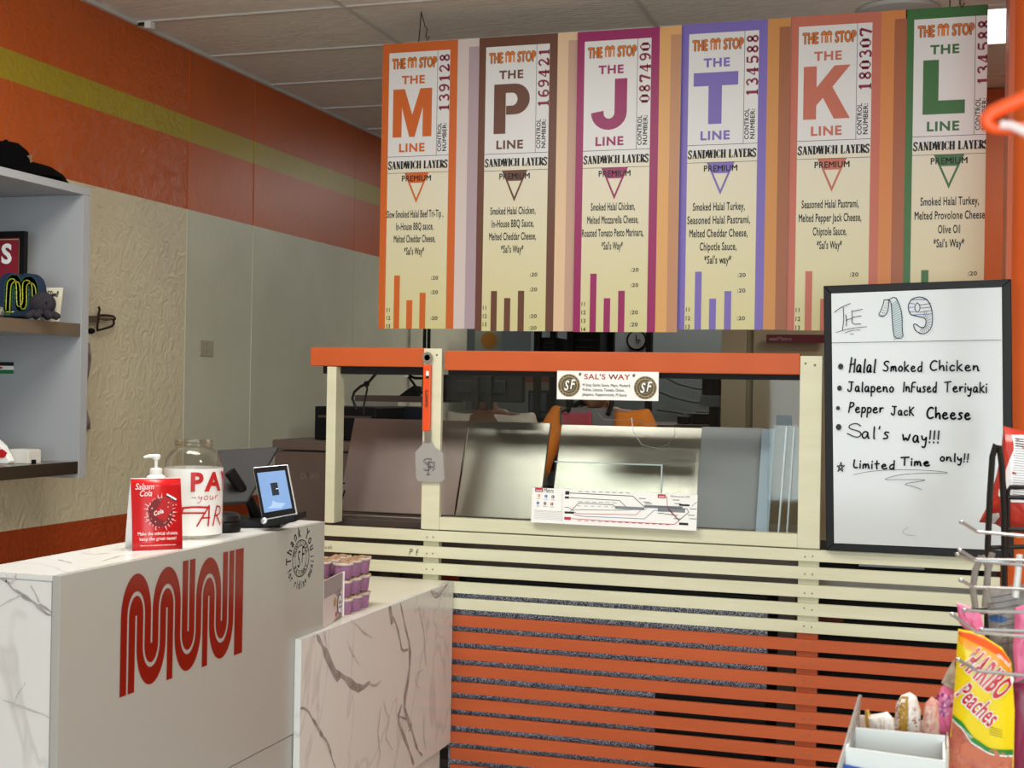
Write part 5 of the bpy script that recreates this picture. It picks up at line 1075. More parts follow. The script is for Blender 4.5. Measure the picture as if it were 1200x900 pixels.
# ---------------------------------------------------------------- kitchen behind
fr = thing('brown_insulated_cabinet', 'dull brown insulated food cabinet behind the left post', 'cabinet', (-2.6, 5.7, 0)); a, b_ = at(322, 515, Y=5.5), at(412, 515, Y=5.5)
BRW = mat('brown_cabinet_plastic', (104, 88, 80), .5, vary=(96, 80, 72), vscale=3)
MB().box(a.x, 5.5, 0, b_.x, 6.1, a.z - .05).build('body', BRW, fr, bevel=.006); MB().box(a.x - .008, 5.49, a.z - .045, b_.x + .008, 6.11, a.z).build('lid', BRW, fr, bevel=.006)
c = Canvas((a.x, 5.4995, 0), (1, 0, 0), (0, 0, 1)); q = c.px(352, 561); c.text('t', 'CAMBRO', q[0], q[1], .028, 'b', width=.09, align='l'); c.done(fr, {'t': 'moulded_lettering'}, {'t': mat('moulded_letters', (122, 106, 96), .5)})
mw = thing('black_kitchen_printer', 'black boxy machine on the brown cabinet behind the left post', 'machine', (-2.4, 5.75, a.z)); b1, b2 = at(369, 476, Y=5.6), at(440, 514, Y=5.6)
MB().box(b1.x, 5.6, a.z + .002, b2.x, 5.95, b1.z).build('body', BLACK, mw, bevel=.004); MB().box(b1.x + .02, 5.592, b1.z - .05, b2.x - .02, 5.6, b1.z - .04).build('slot', STEELD, mw)
p1, p2 = at(441, 476, Y=6.15), at(500, 500, Y=6.15)
cs = thing('dark_blue_till_box', 'dark blue till box with white tag beyond the brownish steel lid', 'till box', (p1.x, 6.15, 1.2)); MB().box(p1.x, 6.15, 1.006, p2.x, 6.35, p1.z).build('body', mat('navy_box', (26, 34, 48), .4), cs, bevel=.003)
p3 = at(471, 484, Y=6.145); MB().box(p3.x - .012, 6.143, p3.z - .012, p3.x + .012, 6.15, p3.z + .012).build('white_tag', PAPER, cs); MB().box(p1.x, 6.17, .0, p2.x, 6.33, 1.006).build('pedestal', STEELD, cs)
p1, p2 = at(416, 463, Y=6.5), at(512, 472, Y=6.5)
ks = thing('steel_wall_shelf', 'grey steel shelf seen through the frame left of the spatula', 'shelf', (p1.x, 6.5, p1.z)); MB().box(p1.x, 6.5, p2.z, p2.x, 6.9, p1.z).build('shelf_board', STEELD, ks); MB().box(p1.x, 6.49, p2.z - .035, p1.x + .24, 6.5, p2.z).build('pale_strip', mat('pale_grey_strip', (150, 148, 142), .5), ks); MB().box(p1.x + .05, 6.6, 0, p1.x + .09, 6.64, p2.z).build('shelf_leg', STEELD, ks); MB().box(p2.x - .09, 6.6, 0, p2.x - .05, 6.64, p2.z).build('shelf_leg', STEELD, ks)
p3 = at(478, 467, Y=6.5); t = thing('black_scanner_gun', 'black hand scanner lying on the grey steel shelf', 'scanner', (p3.x, 6.5, p1.z)); MB().prism([(-.06, 0), (.05, 0), (.055, .05), (.02, .055), (-.02, .03)], (p3.x, 6.56, p1.z), (1, 0, 0), (0, 0, 1), .04).build('scanner_body', BLACK, t, bevel=.004)
cb = thing('hanging_cables', 'black cable loops hanging from the orange rail left of the post', 'cable', at(440, 433, Y=4.75))
def cp(x, y, Yd=4.76): return at(360 + x / 6.43, 380 + y / 6.43, Y=Yd)
MB().tube([cp(*p) for p in ((560, 330), (520, 370), (460, 440), (400, 470), (355, 510), (340, 560), (355, 600), (368, 640))], .0055, 8).build('cable', BLACK, cb, smooth=True)
MB().tube([cp(*p) for p in ((445, 440), (452, 490), (440, 550), (428, 610), (425, 680))], .004, 8).build('cable', BLACK, cb, smooth=True)
MB().tube([cp(*p) for p in ((560, 325), (640, 335), (700, 350), (760, 385), (810, 405), (880, 408))], .0055, 8).build('cable', BLACK, cb, smooth=True)
MB().tube([cp(*p) for p in ((750, 380), (790, 430), (830, 490), (880, 528))], .005, 8).build('cable', BLACK, cb, smooth=True)
MB().ball(cp(447, 450), .012, n=10, m=6).build('knot', BLACK, cb, smooth=True); q = cp(748, 375, 4.755); MB().box(q.x - .009, q.y - .006, q.z - .011, q.x + .009, q.y + .006, q.z + .011).build('white_tie', PAPER, cb, bevel=.002)
# monitor backs under the rail
mo = thing('hanging_monitors', 'black monitor back with two brackets hanging under the orange rail', 'monitor', (-1.6, 4.86, 1.45)); a, b_ = at(519, 432, Y=4.86), at(612, 472, Y=4.86)
MB().box(a.x, 4.86, b_.z, b_.x, 4.90, 1.55).build('housing', BLACK, mo, bevel=.004); MB().box(a.x + .06, 4.84, b_.z + .03, b_.x - .06, 4.86, 1.53).build('rear_bulge', BLACK, mo, bevel=.006)
for x0, x1 in ((552, 560), (568, 576)):
    u0, u1 = at(x0, 480, Y=4.81), at(x1, 436, Y=4.81); MB().box(u0.x, 4.81, u0.z, u1.x, 4.84, 1.545).build('bracket', BLACK, mo, bevel=.002)
for x in (554, 564): p = at(x, 437, Y=4.805); MB().lathe([(.005, 0), (.005, .003)], p, 8, axis=(0, -1, 0)).build('bolt', STEEL, mo)
# things above and behind the rail
def wallbox(nm, label, cat, x0, y0, x1, y1, Yd, dep, m, part='panel', legs=False):
    a, b_ = at(x0, y0, Y=Yd), at(x1, y1, Y=Yd); t = thing(nm, label, cat, (a.x, Yd, b_.z)); MB().box(a.x, Yd, b_.z, b_.x, Yd + dep, a.z).build(part, m, t, bevel=.003); return t, a, b_
cp_ = thing('conduit_pipes', 'pair of thin black pipes running up the wall above the orange rail', 'pipe', (-3.2, 8.3, 1.0))
for xx in (497.5, 502.5): p = at(xx, 400, Y=8.3); MB().tube([(p.x, 8.3, 0), (p.x, 8.3, ZC)], .012, 8).build('pipe', BLACK, cp_, smooth=True)
t, a, b_ = wallbox('pale_wall_poster', 'pale wall poster with orange round shape under the brown P menu', 'poster', 557, 372, 588, 436, 9.37, .02, mat('pale_green_poster', (150, 156, 146), .6)); 
c = Canvas((a.x, 9.369, b_.z), (1, 0, 0), (0, 0, 1)); c.single = ('o',); q = c.px(573, 399); c.disc('o', q[0], q[1], .062, 1, 24); c.done(t, {'o': 'orange_round_shape'}, {'o': mat('ochre_print', (176, 118, 40), .6)})
t, a, b_ = wallbox('steel_extractor_hood', 'blue grey steel extractor duct at the back wall', 'hood', 588, 360, 622, 428, 9.0, .38, mat('blue_steel', (104, 116, 122), .4, .3)); MB().box(a.x - .03, 8.97, b_.z - .02, b_.x + .03, 9.39, b_.z + .03).build('hood_lip', STEELD, t)
bs_ = thing('black_kitchen_rack', 'black metal kitchen rack with dark goods behind the P and J menus', 'rack', (-2.2, 8.0, 0)); a, b_ = at(626, 380, Y=8.0), at(703, 425, Y=8.0)
for x in (a.x, b_.x - .04, (a.x + b_.x) / 2):
    for y_ in (8.0, 8.36): MB().box(x, y_, 0, x + .04, y_ + .04, 1.98).build('upright', BLACK, bs_)
for z in (.3, .8, 1.3, 1.62, 1.95): MB().box(a.x, 8.0, z, b_.x, 8.4, z + .03).build('rack_shelf', BLACK, bs_)
for i, (x0, x1, hh) in enumerate(((629, 652, .17), (672, 700, .27))):
    u, v_ = at(x0, 400, Y=8.05), at(x1, 400, Y=8.05); t = thing('black_storage_box', ('low black box on the left of the black kitchen rack', 'tall black ribbed box on the right of the black kitchen rack')[i], 'box', (u.x, 8.05, 1.65)); MB().box(u.x, 8.05, 1.651, v_.x, 8.35, 1.651 + hh).build('box_body', BLACK, t, bevel=.004)
    for k in range(5): MB().box(u.x + .01, 8.044, 1.67 + k * hh / 6, v_.x - .01, 8.05, 1.675 + k * hh / 6).build('rib', mat('black_satin', (20, 20, 22), .3), t)
ck = thing('wall_clock', 'round black rimmed wall clock between J and T menus above the rail', 'clock', at(747, 398, Y=9.38)); q = at(747, 399, Y=9.38)
MB().lathe([(.058, .03), (.062, .035), (.074, .03), (.074, 0)], q, 32, axis=(0, -1, 0)).build('rim', BLACK, ck, smooth=True); MB().lathe([(.060, .0), (.060, .0355)], q, 32, axis=(0, -1, 0)).build('face', mat('grey_clock_face', (120, 124, 126), .5), ck)
MB().box(q.x - .003, q.y - .042, q.z, q.x + .003, q.y - .038, q.z + .04).build('hand', BLACK, ck); MB().box(q.x, q.y - .042, q.z - .003, q.x + .03, q.y - .038, q.z + .003).build('hand', BLACK, ck)
p = at(760, 400, Y=9.2); t = thing('black_back_post', 'thin black upright post right of the wall clock', 'post', (p.x, 9.2, 0)); MB().box(p.x - .02, 9.2, 0, p.x + .02, 9.26, ZC).build('post_shaft', BLACK, t)
dc = thing('wall_display_case', 'display case with brick red top rail left of the round emblem sign', 'display case', (-2.2, 8.9, 0)); a, b_ = at(615, 440, Y=8.9), at(662, 500, Y=8.9)
MB().box(a.x, 8.9, a.z - .045, b_.x, 9.1, a.z).build('red_rail', mat('brick_rail', (124, 56, 44), .5), dc); MB().box(a.x, 8.9, a.z - .10, b_.x, 9.1, a.z - .05).build('beige_rail', mat('taupe_rail', (128, 120, 108), .5), dc); MB().box(a.x + .02, 8.95, .9, b_.x, 9.1, a.z - .10).build('case_body', mat('grey_case', (96, 96, 94), .5), dc); MB().box(a.x, 8.95, 0, b_.x, 9.1, .9).build('case_base', STEELD, dc)
t, a, b_ = wallbox('dark_blue_poster', 'dark blue framed poster with black standing figure behind the glass', 'poster', 619, 458, 642, 484, 8.90, .03, BLACK, 'frame'); c = Canvas((a.x, 8.899, b_.z), (1, 0, 0), (0, 0, 1)); c.single = ('b',); w_, h_ = b_.x - a.x, a.z - b_.z
c.rect('b', w_ * .1, h_ * .08, w_ * .9, h_ * .92); c.poly('k', [(w_ * .35, h_ * .1), (w_ * .6, h_ * .1), (w_ * .62, h_ * .5), (w_ * .5, h_ * .62), (w_ * .35, h_ * .5)], 2); c.disc('k', w_ * .48, h_ * .68, w_ * .09, 2, 12); c.done(t, {'b': 'blue_print', 'k': 'dark_figure_print'}, {'b': mat('navy_poster', (40, 54, 92), .4), 'k': BLACK})
cu2 = thing('cream_cupboard', 'tall cream two door cupboard behind the glass on the right', 'cupboard', (-1.0, 6.9, 0)); a, b_ = at(846, 390, Y=6.8), at(975, 390, Y=6.8); sx = at(876, 390, Y=6.8).x; CC = mat('cream_cupboard_paint', (166, 156, 128), .5)
MB().box(a.x, 6.83, 0, b_.x, 7.13, 2.06).build('carcass', CC, cu2); MB().box(a.x, 6.80, .05, sx - .004, 6.828, 2.05).build('door', CC, cu2, bevel=.002); MB().box(sx + .03, 6.80, .05, b_.x, 6.828, 2.05).build('door', CC, cu2, bevel=.002); MB().box(sx - .002, 6.81, .05, sx + .028, 6.828, 2.05).build('door_stile', mat('darker_cream', (134, 124, 98), .5), cu2); MB().box(a.x - .01, 6.78, 2.06, b_.x + .01, 7.13, 2.10).build('cornice', mat('darker_cream', (134, 124, 98), .5), cu2)
MB().box(sx - .01, 6.785, 1.29, sx + .03, 6.80, 1.31).build('latch', BLACK, cu2)
a, b_ = at(898, 392, Y=6.77), at(967, 402, Y=6.77); t = thing('red_transit_strip_sign', 'narrow dark red strip sign above the rail beside the whiteboard', 'sign', (a.x, 6.77, b_.z)); MB().box(a.x, 6.77, b_.z, b_.x, 6.78, a.z).build('board', mat('maroon_strip', (96, 18, 34), .4), t); c = Canvas((a.x, 6.7695, b_.z), (1, 0, 0), (0, 0, 1)); h_ = a.z - b_.z; c.text('w', 'muni', .035, h_ * .3, h_ * .38, 'x', width=.04); c.text('w', 'Metro', .09, h_ * .28, h_ * .45, 'r', width=.07); c.done(t, {'w': 'strip_lettering'}, {'w': mat('pink_grey_letters', (176, 140, 146), .5)})
a = at(835, 420, Y=7.5); t = thing('black_stock_pot', 'round black pot top showing just above the orange rail', 'pot', (a.x, 7.5, 1.45)); MB().lathe([(.05, 0), (.056, .005), (.056, .14), (.058, .145), (.052, .18), (.035, .200), (.004, .208)], (a.x, 7.5, 1.48), 28).build('pot_and_lid', BLACK, t, smooth=True)
t = thing('pot_stand', 'black narrow stand carrying the round black pot', 'stand', (a.x, 7.5, 0)); MB().box(a.x - .002, 7.42, 0, a.x + .05, 7.58, 1.42).build('stand_column', BLACK, t); MB().box(a.x - .055, 7.42, 1.42, a.x + .055, 7.58, 1.478).build('stand_plate', KITCH, t)
kc = thing('steel_kitchen_counter', 'grey steel back counter with dark appliances behind the glass', 'counter', (-1.3, 8.0, 0)); a, b_ = at(776, 497, Y=8.0), at(834, 497, Y=8.0); MB().box(a.x - .3, 8.0, 0, b_.x, 8.7, a.z - .0).build('counter_body', STEELD, kc); 
for x0, x1, y0, nm, lb in ((793, 808, 489, 'black_blender_base', 'left dark appliance on the back counter'), (810, 833, 486, 'black_toaster', 'right dark appliance on the back counter')):
    u, v_ = at(x0, y0, Y=8.1), at(x1, y0, Y=8.1); t = thing(nm, lb, 'appliance', (u.x, 8.1, a.z)); MB().box(u.x, 8.1, a.z + .001, v_.x, 8.3, u.z + .01).build('body', BLACK, t, bevel=.01); MB().box(u.x + .02, 8.13, u.z + .01, v_.x - .02, 8.27, u.z + .02).build('top_plate', STEELD, t)
cbl = thing('wall_cables', 'dark cables sagging across the back kitchen wall', 'cable', (-1.6, 8.9, 1.4))
for pts in (((776, 440), (795, 450), (815, 455), (836, 457)), ((770, 458), (790, 466), (812, 471), (836, 473)), ((770, 480), (800, 484), (836, 486))): MB().tube([at(x, y, Y=9.33) for x, y in pts], .008, 6).build('cable', mat('grey_cable', (62, 66, 68), .5), cbl, smooth=True)

# ---------------------------------------------------------------- people at the prep table
def skin_mesh(pts, edges, root):
    me = bpy.data.meshes.new('tmp'); me.from_pydata([p[0] for p in pts], edges, []); o = bpy.data.objects.new('tmp', me); COL.objects.link(o)
    m1 = o.modifiers.new('skin', 'SKIN'); m1.use_smooth_shade = True
    if not me.skin_vertices: bm = bmesh.new(); bm.from_mesh(me); bm.verts.layers.skin.verify(); bm.to_mesh(me); bm.free()
    for i, p in enumerate(pts):
        r = p[1]; me.skin_vertices[0].data[i].radius = r if isinstance(r, tuple) else (r, r); me.skin_vertices[0].data[i].use_root = (i == root)
    s2 = o.modifiers.new('sub', 'SUBSURF'); s2.levels = 2; s2.render_levels = 2
    dg = bpy.context.evaluated_depsgraph_get(); ev = o.evaluated_get(dg); m2 = ev.to_mesh(); vs = [v.co.copy() for v in m2.vertices]; fs = [list(p.vertices) for p in m2.polygons]; ev.to_mesh_clear(); bpy.data.objects.remove(o); bpy.data.meshes.remove(me); return vs, fs
def person(label, base, H, shirt, trouser, skin, hair, arms, lean=0.0, bib=False, headdown=.35, cap_c=None):
    s = H / 1.7; bx_, by_ = base; t = thing('person', label, 'person', (bx_, by_, 0))
    def J(x, y, z): return Vector((bx_ + x * s, by_ + y * s - lean * max(0, z - .95) * s, z * s))
    pel, spi, che, upc, nek, hb = J(0, 0, .95), J(0, .0, 1.08), J(0, 0, 1.24), J(0, 0, 1.385), J(0, -.012, 1.46), J(0, -.03, 1.515)
    shL, shR = J(.180, 0, 1.405), J(-.180, 0, 1.405)
    P = [(pel, (.15 * s, .10 * s)), (spi, (.135 * s, .095 * s)), (che, (.15 * s, .105 * s)), (upc, (.12 * s, .09 * s)), (nek, .052 * s), (hb, .05 * s)]
    E_ = [(0, 1), (1, 2), (2, 3), (3, 4), (4, 5)]
    def chain(a, L):
        for p, r in L: P.append((p, r)); E_.append((a, len(P) - 1)); a = len(P) - 1
        return a
    for sx in (-1, 1): chain(0, [(J(sx * .095, 0, .88), .088 * s), (J(sx * .10, -.01, .68), .078 * s), (J(sx * .105, 0, .48), .058 * s), (J(sx * .105, .02, .30), .054 * s), (J(sx * .11, .03, .09), .038 * s), (J(sx * .12, -.07, .045), .04 * s), (J(sx * .125, -.15, .035), .03 * s)])
    hands = []
    for sx, (el, wr) in zip((-1, 1), arms):
        sh = shR if sx < 0 else shL; el, wr = Vector(el), Vector(wr); d = (wr - el).normalized(); pal = wr + d * .055 * s
        chain(3, [(sh, .058 * s), (sh.lerp(el, .5), .048 * s), (el, .040 * s), (el.lerp(wr, .4), .038 * s), (wr, .026 * s), (pal, (.036 * s, .020 * s))]); hands.append((wr, pal, d, sx))
    vs, fs = skin_mesh(P, E_, 0); mb = MB(); mb.add(vs, fs)
    # head: egg with jaw, nose, ears, brow; tips forward
    hc = hb + Vector((0, -.03 - .05 * headdown, .085 - .05 * headdown)) * s; R_ = Matrix.Rotation(headdown, 3, 'X')
    hv = []; n, m = 20, 16
    for i in range(m + 1):
        th = math.pi * i / m
        for k in range(n):
            a = 2 * math.pi * k / n; x, y, z = math.sin(th) * math.cos(a), math.sin(th) * math.sin(a), math.cos(th)
            jaw = 1 - .28 * max(0, -z) ** 1.2; px_, py_, pz_ = x * .075 * jaw, y * .093 * (1 - .15 * max(0, -z)), z * .115
            if y < 0: 
                py_ -= .018 * math.exp(-((x * .075) / .012) ** 2 - ((z * .115 + .018) / .022) ** 2); py_ += .006 * math.exp(-((abs(x * .075) - .030) / .014) ** 2 - ((z * .115 - .008) / .012) ** 2)
                py_ -= .006 * math.exp(-((x * .075) / .025) ** 2 - ((z * .115 + .055) / .010) ** 2)
            hv.append(hc + R_ @ Vector((px_, py_, pz_)) * s)
    mb.add(hv, [(i * n + k, (i + 1) * n + k, (i + 1) * n + (k + 1) % n, i * n + (k + 1) % n) for i in range(m) for k in range(n)])
    for sx in (-1, 1): mb.ball(hc + R_ @ Vector((sx * .076, .005, -.008)) * s, .010 * s, .018 * s, .030 * s, 8, 6)
    for wr, pal, d, sx in hands:
        side = d.cross(Vector((0, 0, 1))).normalized() if abs(d.z) < .95 else Vector((1, 0, 0)); nrm_ = side.cross(d).normalized()
        for k, (off_, ln) in enumerate(((-.030, .070), (-.010, .082), (.010, .078), (.029, .060))):
            b0 = pal + side * off_ * s + d * .005; cv = -nrm_ * .018
            mb.tube([b0 - d * .02, b0 + d * ln * .45 * s + cv * .3, b0 + d * ln * .75 * s + cv * .9, b0 + d * ln * .92 * s + cv * 1.6], [.0095 * s, .009 * s, .008 * s, .006 * s], 8)
        b0 = wr + d * .02 + side * -.022 * s; mb.tube([b0, b0 - side * .025 * s + d * .025, b0 - side * .035 * s + d * .055, b0 - side * .030 * s + d * .075], [.012 * s, .011 * s, .009 * s, .007 * s], 8)
    mb.build('body', skin, t, smooth=True)
    EY = mat('eye_white', (230, 228, 222), .3)
    for sx in (-1, 1):
        mb = MB().ball(hc + R_ @ Vector((sx * .030, -.078, .006)) * s, .011 * s, n=10, m=8); mb.build('eye', EY, t, smooth=True); MB().ball(hc + R_ @ Vector((sx * .030, -.0875, .006)) * s, .0045 * s, n=8, m=6).build('iris', mat('dark_iris', (30, 20, 16), .2), t, smooth=True)
        MB().tube([hc + R_ @ Vector((sx * x_, y_, z_)) * s for x_, y_, z_ in ((.014, -.092, .024), (.030, -.090, .029), (.046, -.080, .023))], .003 * s, 5).build('eyebrow', hair, t, smooth=True)
    MB().tube([hc + R_ @ Vector((x_, -.088 - .006 * math.cos(x_ * 50), -.058)) * s for x_ in (-.024, -.012, 0, .012, .024)], .0045 * s, 6).build('lips', mat('lips', (140, 76, 66), .5), t, smooth=True)
    hv = MB(); vs = []; n, m = 20, 9
    for i in range(m + 1):
        th = math.pi * .60 * i / m
        for k in range(n):
            a = 2 * math.pi * k / n; x, y, z = math.sin(th) * math.cos(a), math.sin(th) * math.sin(a), math.cos(th)
            if y < -.1 and z < .45: y *= 1; z = max(z, .45 + .1 * abs(x)); rr = math.sqrt(max(0, 1 - z * z)); l = math.hypot(x, y) or 1; x, y = x / l * rr, y / l * rr
            vs.append(hc + R_ @ Vector((x * .083, y * .101 + .002, z * .124)) * s)
    hv.add(vs, [(i * n + k, (i + 1) * n + k, (i + 1) * n + (k + 1) % n, i * n + (k + 1) % n) for i in range(m) for k in range(n)]); hv.build('hair', hair, t, smooth=True)
    # shirt: torso and sleeves a little proud of the body
    g = .012 * s; Q = [(pel + Vector((0, 0, -.02)), (.162 * s, .115 * s)), (spi, (.150 * s, .110 * s)), (che, (.164 * s, .120 * s)), (upc + Vector((0, 0, .004)), (.135 * s, .104 * s)), (upc.lerp(nek, .55), .075 * s)]; EQ = [(0, 1), (1, 2), (2, 3), (3, 4)]
    for sx, (el, wr) in zip((-1, 1), arms):
        sh = shR if sx < 0 else shL; el = Vector(el); wr = Vector(wr); k = len(Q); Q += [(sh + Vector((sx * .004, 0, .006)), .072 * s), (sh.lerp(el, .55), .064 * s), (sh.lerp(el, .98), .057 * s), (el.lerp(wr, .45), .050 * s)]; EQ += [(3, k), (k, k + 1), (k + 1, k + 2), (k + 2, k + 3)]
    vs, fs = skin_mesh(Q, EQ, 0); MB().add(vs, fs).build('shirt', shirt, t, smooth=True)
    Q = [(pel, (.158 * s, .112 * s))]; EQ = []
    for sx in (-1, 1):
        k = len(Q); Q += [(J(sx * .095, 0, .87), .100 * s), (J(sx * .10, -.01, .68), .090 * s), (J(sx * .105, 0, .48), .072 * s), (J(sx * .11, .02, .12), .062 * s)]; EQ += [(0, k), (k, k + 1), (k + 1, k + 2), (k + 2, k + 3)]
    vs, fs = skin_mesh(Q, EQ, 0); MB().add(vs, fs).build('trousers', trouser, t, smooth=True)
    for sx in (-1, 1): MB().ball(J(sx * .122, -.06, .045), .052 * s, .14 * s, .045 * s, 14, 8).build('shoe', BLACK, t, smooth=True)
    return t, s, che, upc
SKIN1 = mat('tan_skin', (150, 104, 78), .55); SKIN2 = mat('brown_skin', (120, 78, 56), .55); HAIR = mat('black_hair', (12, 11, 11), .6)
OSH = mat('orange_tshirt', (222, 130, 36), .85, vary=(206, 112, 26), vscale=8, bump=.6, bscale=12, stretch=(1, 1, .5)); WSH = mat('white_tshirt', (216, 210, 196), .85, bump=.8, bscale=14, stretch=(1, 1, .4)); TRO = mat('dark_trousers', (30, 32, 38), .85)
c0 = at(703, 480, Y=5.62)
e1, w1 = at(634, 535, Y=5.40), at(624, 590, Y=5.20); e2, w2 = at(775, 560, Y=5.6), at(740, 590, Y=5.36)
pt, s_, che, upc = person('person in an orange t-shirt and grey printed bib apron behind the steel lids', (c0.x, 5.62), 1.655, OSH, TRO, SKIN1, HAIR, ((e1, w1), (e2, w2)), headdown=.8)
GB = mat('grey_bib', (98, 96, 98), .8); yb = upc.y - .128
mb = MB(); nn = 8; vs = []
for i in range(nn + 1):
    u = -1 + 2 * i / nn
    for zz in (1.425, 1.25, 1.0, .7): vs.append(Vector((c0.x + u * .118 - .03, yb - .012 + .035 * u * u, zz)))
mb.add(vs, [(4 * i + j, 4 * i + j + 1, 4 * i + j + 5, 4 * i + j + 4) for i in range(nn) for j in range(3)]); o = mb.build('bib_apron', GB, pt, smooth=True); q = o.modifiers.new('t', 'SOLIDIFY'); q.thickness = .004
c = Canvas((c0.x - .125, yb - .022, 1.325), (1, 0, 0), (0, 0, 1)); c.single = ('w',); worm(c, 'w', .12, .085, .55); c.done(pt, {'w': 'red_worm_print'}, {'w': mat('pink_red_print', (190, 44, 66), .6)})
for sx, a_ in ((-.125, (-.075, 1.42)), (.07, (.075, 1.42))): MB().tube([(c0.x + sx, yb - .014, 1.40), (c0.x + a_[0] * .9 + sx * .1, yb + .02, 1.435), (c0.x + a_[0] * .8, yb + .10, 1.46)], .011, 8).build('apron_strap', BLACK, pt, smooth=True)
c1 = at(583, 478, Y=6.1)
e1, w1 = at(548, 520, Y=5.9), at(556, 600, Y=5.75); e2, w2 = at(628, 545, Y=6.0), at(612, 600, Y=5.8)
person('person in a white t-shirt bending behind the hanging black monitor', (c1.x, 6.1), 1.62, WSH, TRO, SKIN2, HAIR, ((e1, w1), (e2, w2)), lean=.25, headdown=.7)

# ---------------------------------------------------------------- snack rack at the right edge, near the viewer
def star_depth(poly, cx, cy, T):
    def f(x, y):
        dx, dy = x - cx, y - cy
        if abs(dx) + abs(dy) < 1e-9: return T
        s = 1e9
        for i in range(len(poly)):
            ax, ay = poly[i - 1][0] - cx, poly[i - 1][1] - cy; bx, by = poly[i][0] - cx, poly[i][1] - cy; ex, ey = bx - ax, by - ay
            den = dx * ey - dy * ex
            if abs(den) < 1e-12: continue
            t = (ax * ey - ay * ex) / den; u = (ax * dy - ay * dx) / den
            if t > 0 and -1e-6 <= u <= 1 + 1e-6: s = min(s, t)
        q = min(1, 1 / s) if s < 1e8 else 1
        return T * math.sqrt(max(0, 1 - q ** 2.2))
    return f
def bag(t, name, pxs, Y, T, m, crumple=.0, back=None, rings=7):
    P = [at(x, y, Y=Y) for x, y in pxs]; poly = []
    for a, b in zip(P, P[1:] + P[:1]):
        for k in range(3): q = a.lerp(b, k / 3); poly.append((q.x, q.z))
    n = len(poly); cx, cy = sum(p[0] for p in poly) / n, sum(p[1] for p in poly) / n; rnd = random.Random(5); f = star_depth(poly, cx, cy, T); mb = MB()
    for sg_ in (-1, 1):
        vs = []
        for r in range(rings):
            q = 1 - r / rings
            for p in poly:
                x, y = cx + (p[0] - cx) * q, cy + (p[1] - cy) * q; d = T * math.sqrt(max(0, 1 - q ** 2.2)) + (rnd.uniform(-1, 1) * crumple if 0 < r else 0); vs.append((x, Y + sg_ * d, y))
        vs.append((cx, Y + sg_ * T, cy)); fs = []
        for r in range(rings - 1):
            for i in range(n): fs.append((r * n + i, r * n + (i + 1) % n, (r + 1) * n + (i + 1) % n, (r + 1) * n + i))
        for i in range(n): fs.append(((rings - 1) * n + i, (rings - 1) * n + (i + 1) % n, rings * n))
        mb.add(vs, fs)
    mb.build(name, m, t, smooth=True); return f, poly
class BagPrint(Canvas):
    f = None
    def _put(s, key, layer, pts, faces):
        mb = s.lay.setdefault(key, MB())
        for f_ in faces:
            q = [pts[i] for i in f_]
            if s.clip: q = clip_poly(q, *s.clip)
            if len(q) >= 3: mb.add([(x, s.O.y - s.f(x, y) - .0012 - .0005 * layer, y) for x, y in q], [tuple(range(len(q)))])
YG = 1.9
hz = thing('peach_gummy_bag', 'yellow and orange peach gummy bag hanging on the chrome wire rack', 'snack bag', at(1150, 830, Y=YG))
hp = [(1123, 737), (1140, 740), (1152, 745), (1174, 759), (1185, 776), (1189, 832), (1187, 945), (1106, 945), (1109, 885), (1115, 850), (1119, 800), (1121, 765)]
YELM = mat('yellow_foil', (240, 208, 20), .25); f, poly = bag(hz, 'bag_foil', hp, YG, .016, YELM)
c = BagPrint((0, YG, 0), (1, 0, 0), (0, 0, 1)); c.f = f; c.O = Vector((0, YG, 0))
def hq(x, y): p = at(1090 + x / 5, 720 + y / 5, Y=YG); return (p.x, p.z)
def grid(key, edges_top, edges_bot, layer, n=10, m=6):
    T_ = [hq(*p) for p in edges_top]; B__ = [hq(*p) for p in edges_bot]
    def samp(L, t): t *= len(L) - 1; i = min(int(t), len(L) - 2); u = t - i; return (L[i][0] + (L[i + 1][0] - L[i][0]) * u, L[i][1] + (L[i + 1][1] - L[i][1]) * u)
    pts = []
    for j in range(m + 1):
        for i in range(n + 1): a, b = samp(T_, i / n), samp(B__, i / n); pts.append((a[0] + (b[0] - a[0]) * j / m, a[1] + (b[1] - a[1]) * j / m))
    c._put(key, layer, pts, [(j * (n + 1) + i, j * (n + 1) + i + 1, (j + 1) * (n + 1) + i + 1, (j + 1) * (n + 1) + i) for j in range(m) for i in range(n)])
grid('or', [(168, 92), (250, 108), (310, 130), (420, 200), (470, 275)], [(162, 150), (230, 200), (320, 240), (420, 300), (476, 345)], 1)
grid('or2', [(168, 92), (250, 108), (310, 130), (420, 200), (470, 275)], [(165, 112), (240, 150), (320, 185), (420, 245), (473, 305)], 2)
grid('gum', [(130, 610), (180, 650), (240, 730), (350, 800), (482, 815)], [(95, 1120), (180, 1120), (260, 1120), (350, 1120), (478, 1120)], 1, 12, 10)
grid('grn', [(132, 580), (190, 615), (250, 700), (350, 770), (485, 785)], [(130, 605), (185, 645), (240, 728), (350, 798), (484, 818)], 2, 14, 1); grid('wh', [(130, 605), (185, 645), (240, 728), (350, 798), (484, 818)], [(130, 615), (185, 655), (240, 738), (350, 806), (484, 828)], 2, 14, 1)
def btext(t_, x0, y0, x1, y1, h, wd):
    a, b_ = hq(x0, y0), hq(x1, y1); L_ = math.hypot(b_[0] - a[0], b_[1] - a[1]); r = math.atan2(b_[1] - a[1], b_[0] - a[0])
    for dx, dy in ((-.0012, 0), (.0012, 0), (0, .0012), (0, -.0012), (.0009, .0009), (-.0009, -.0009)): c.text('wh', t_, a[0] + dx, a[1] + dy, h, 'x', width=L_, align='l', rot=r, layer=3)
    c.text('rd', t_, a[0], a[1], h, wd, width=L_, align='l', rot=r, layer=4)
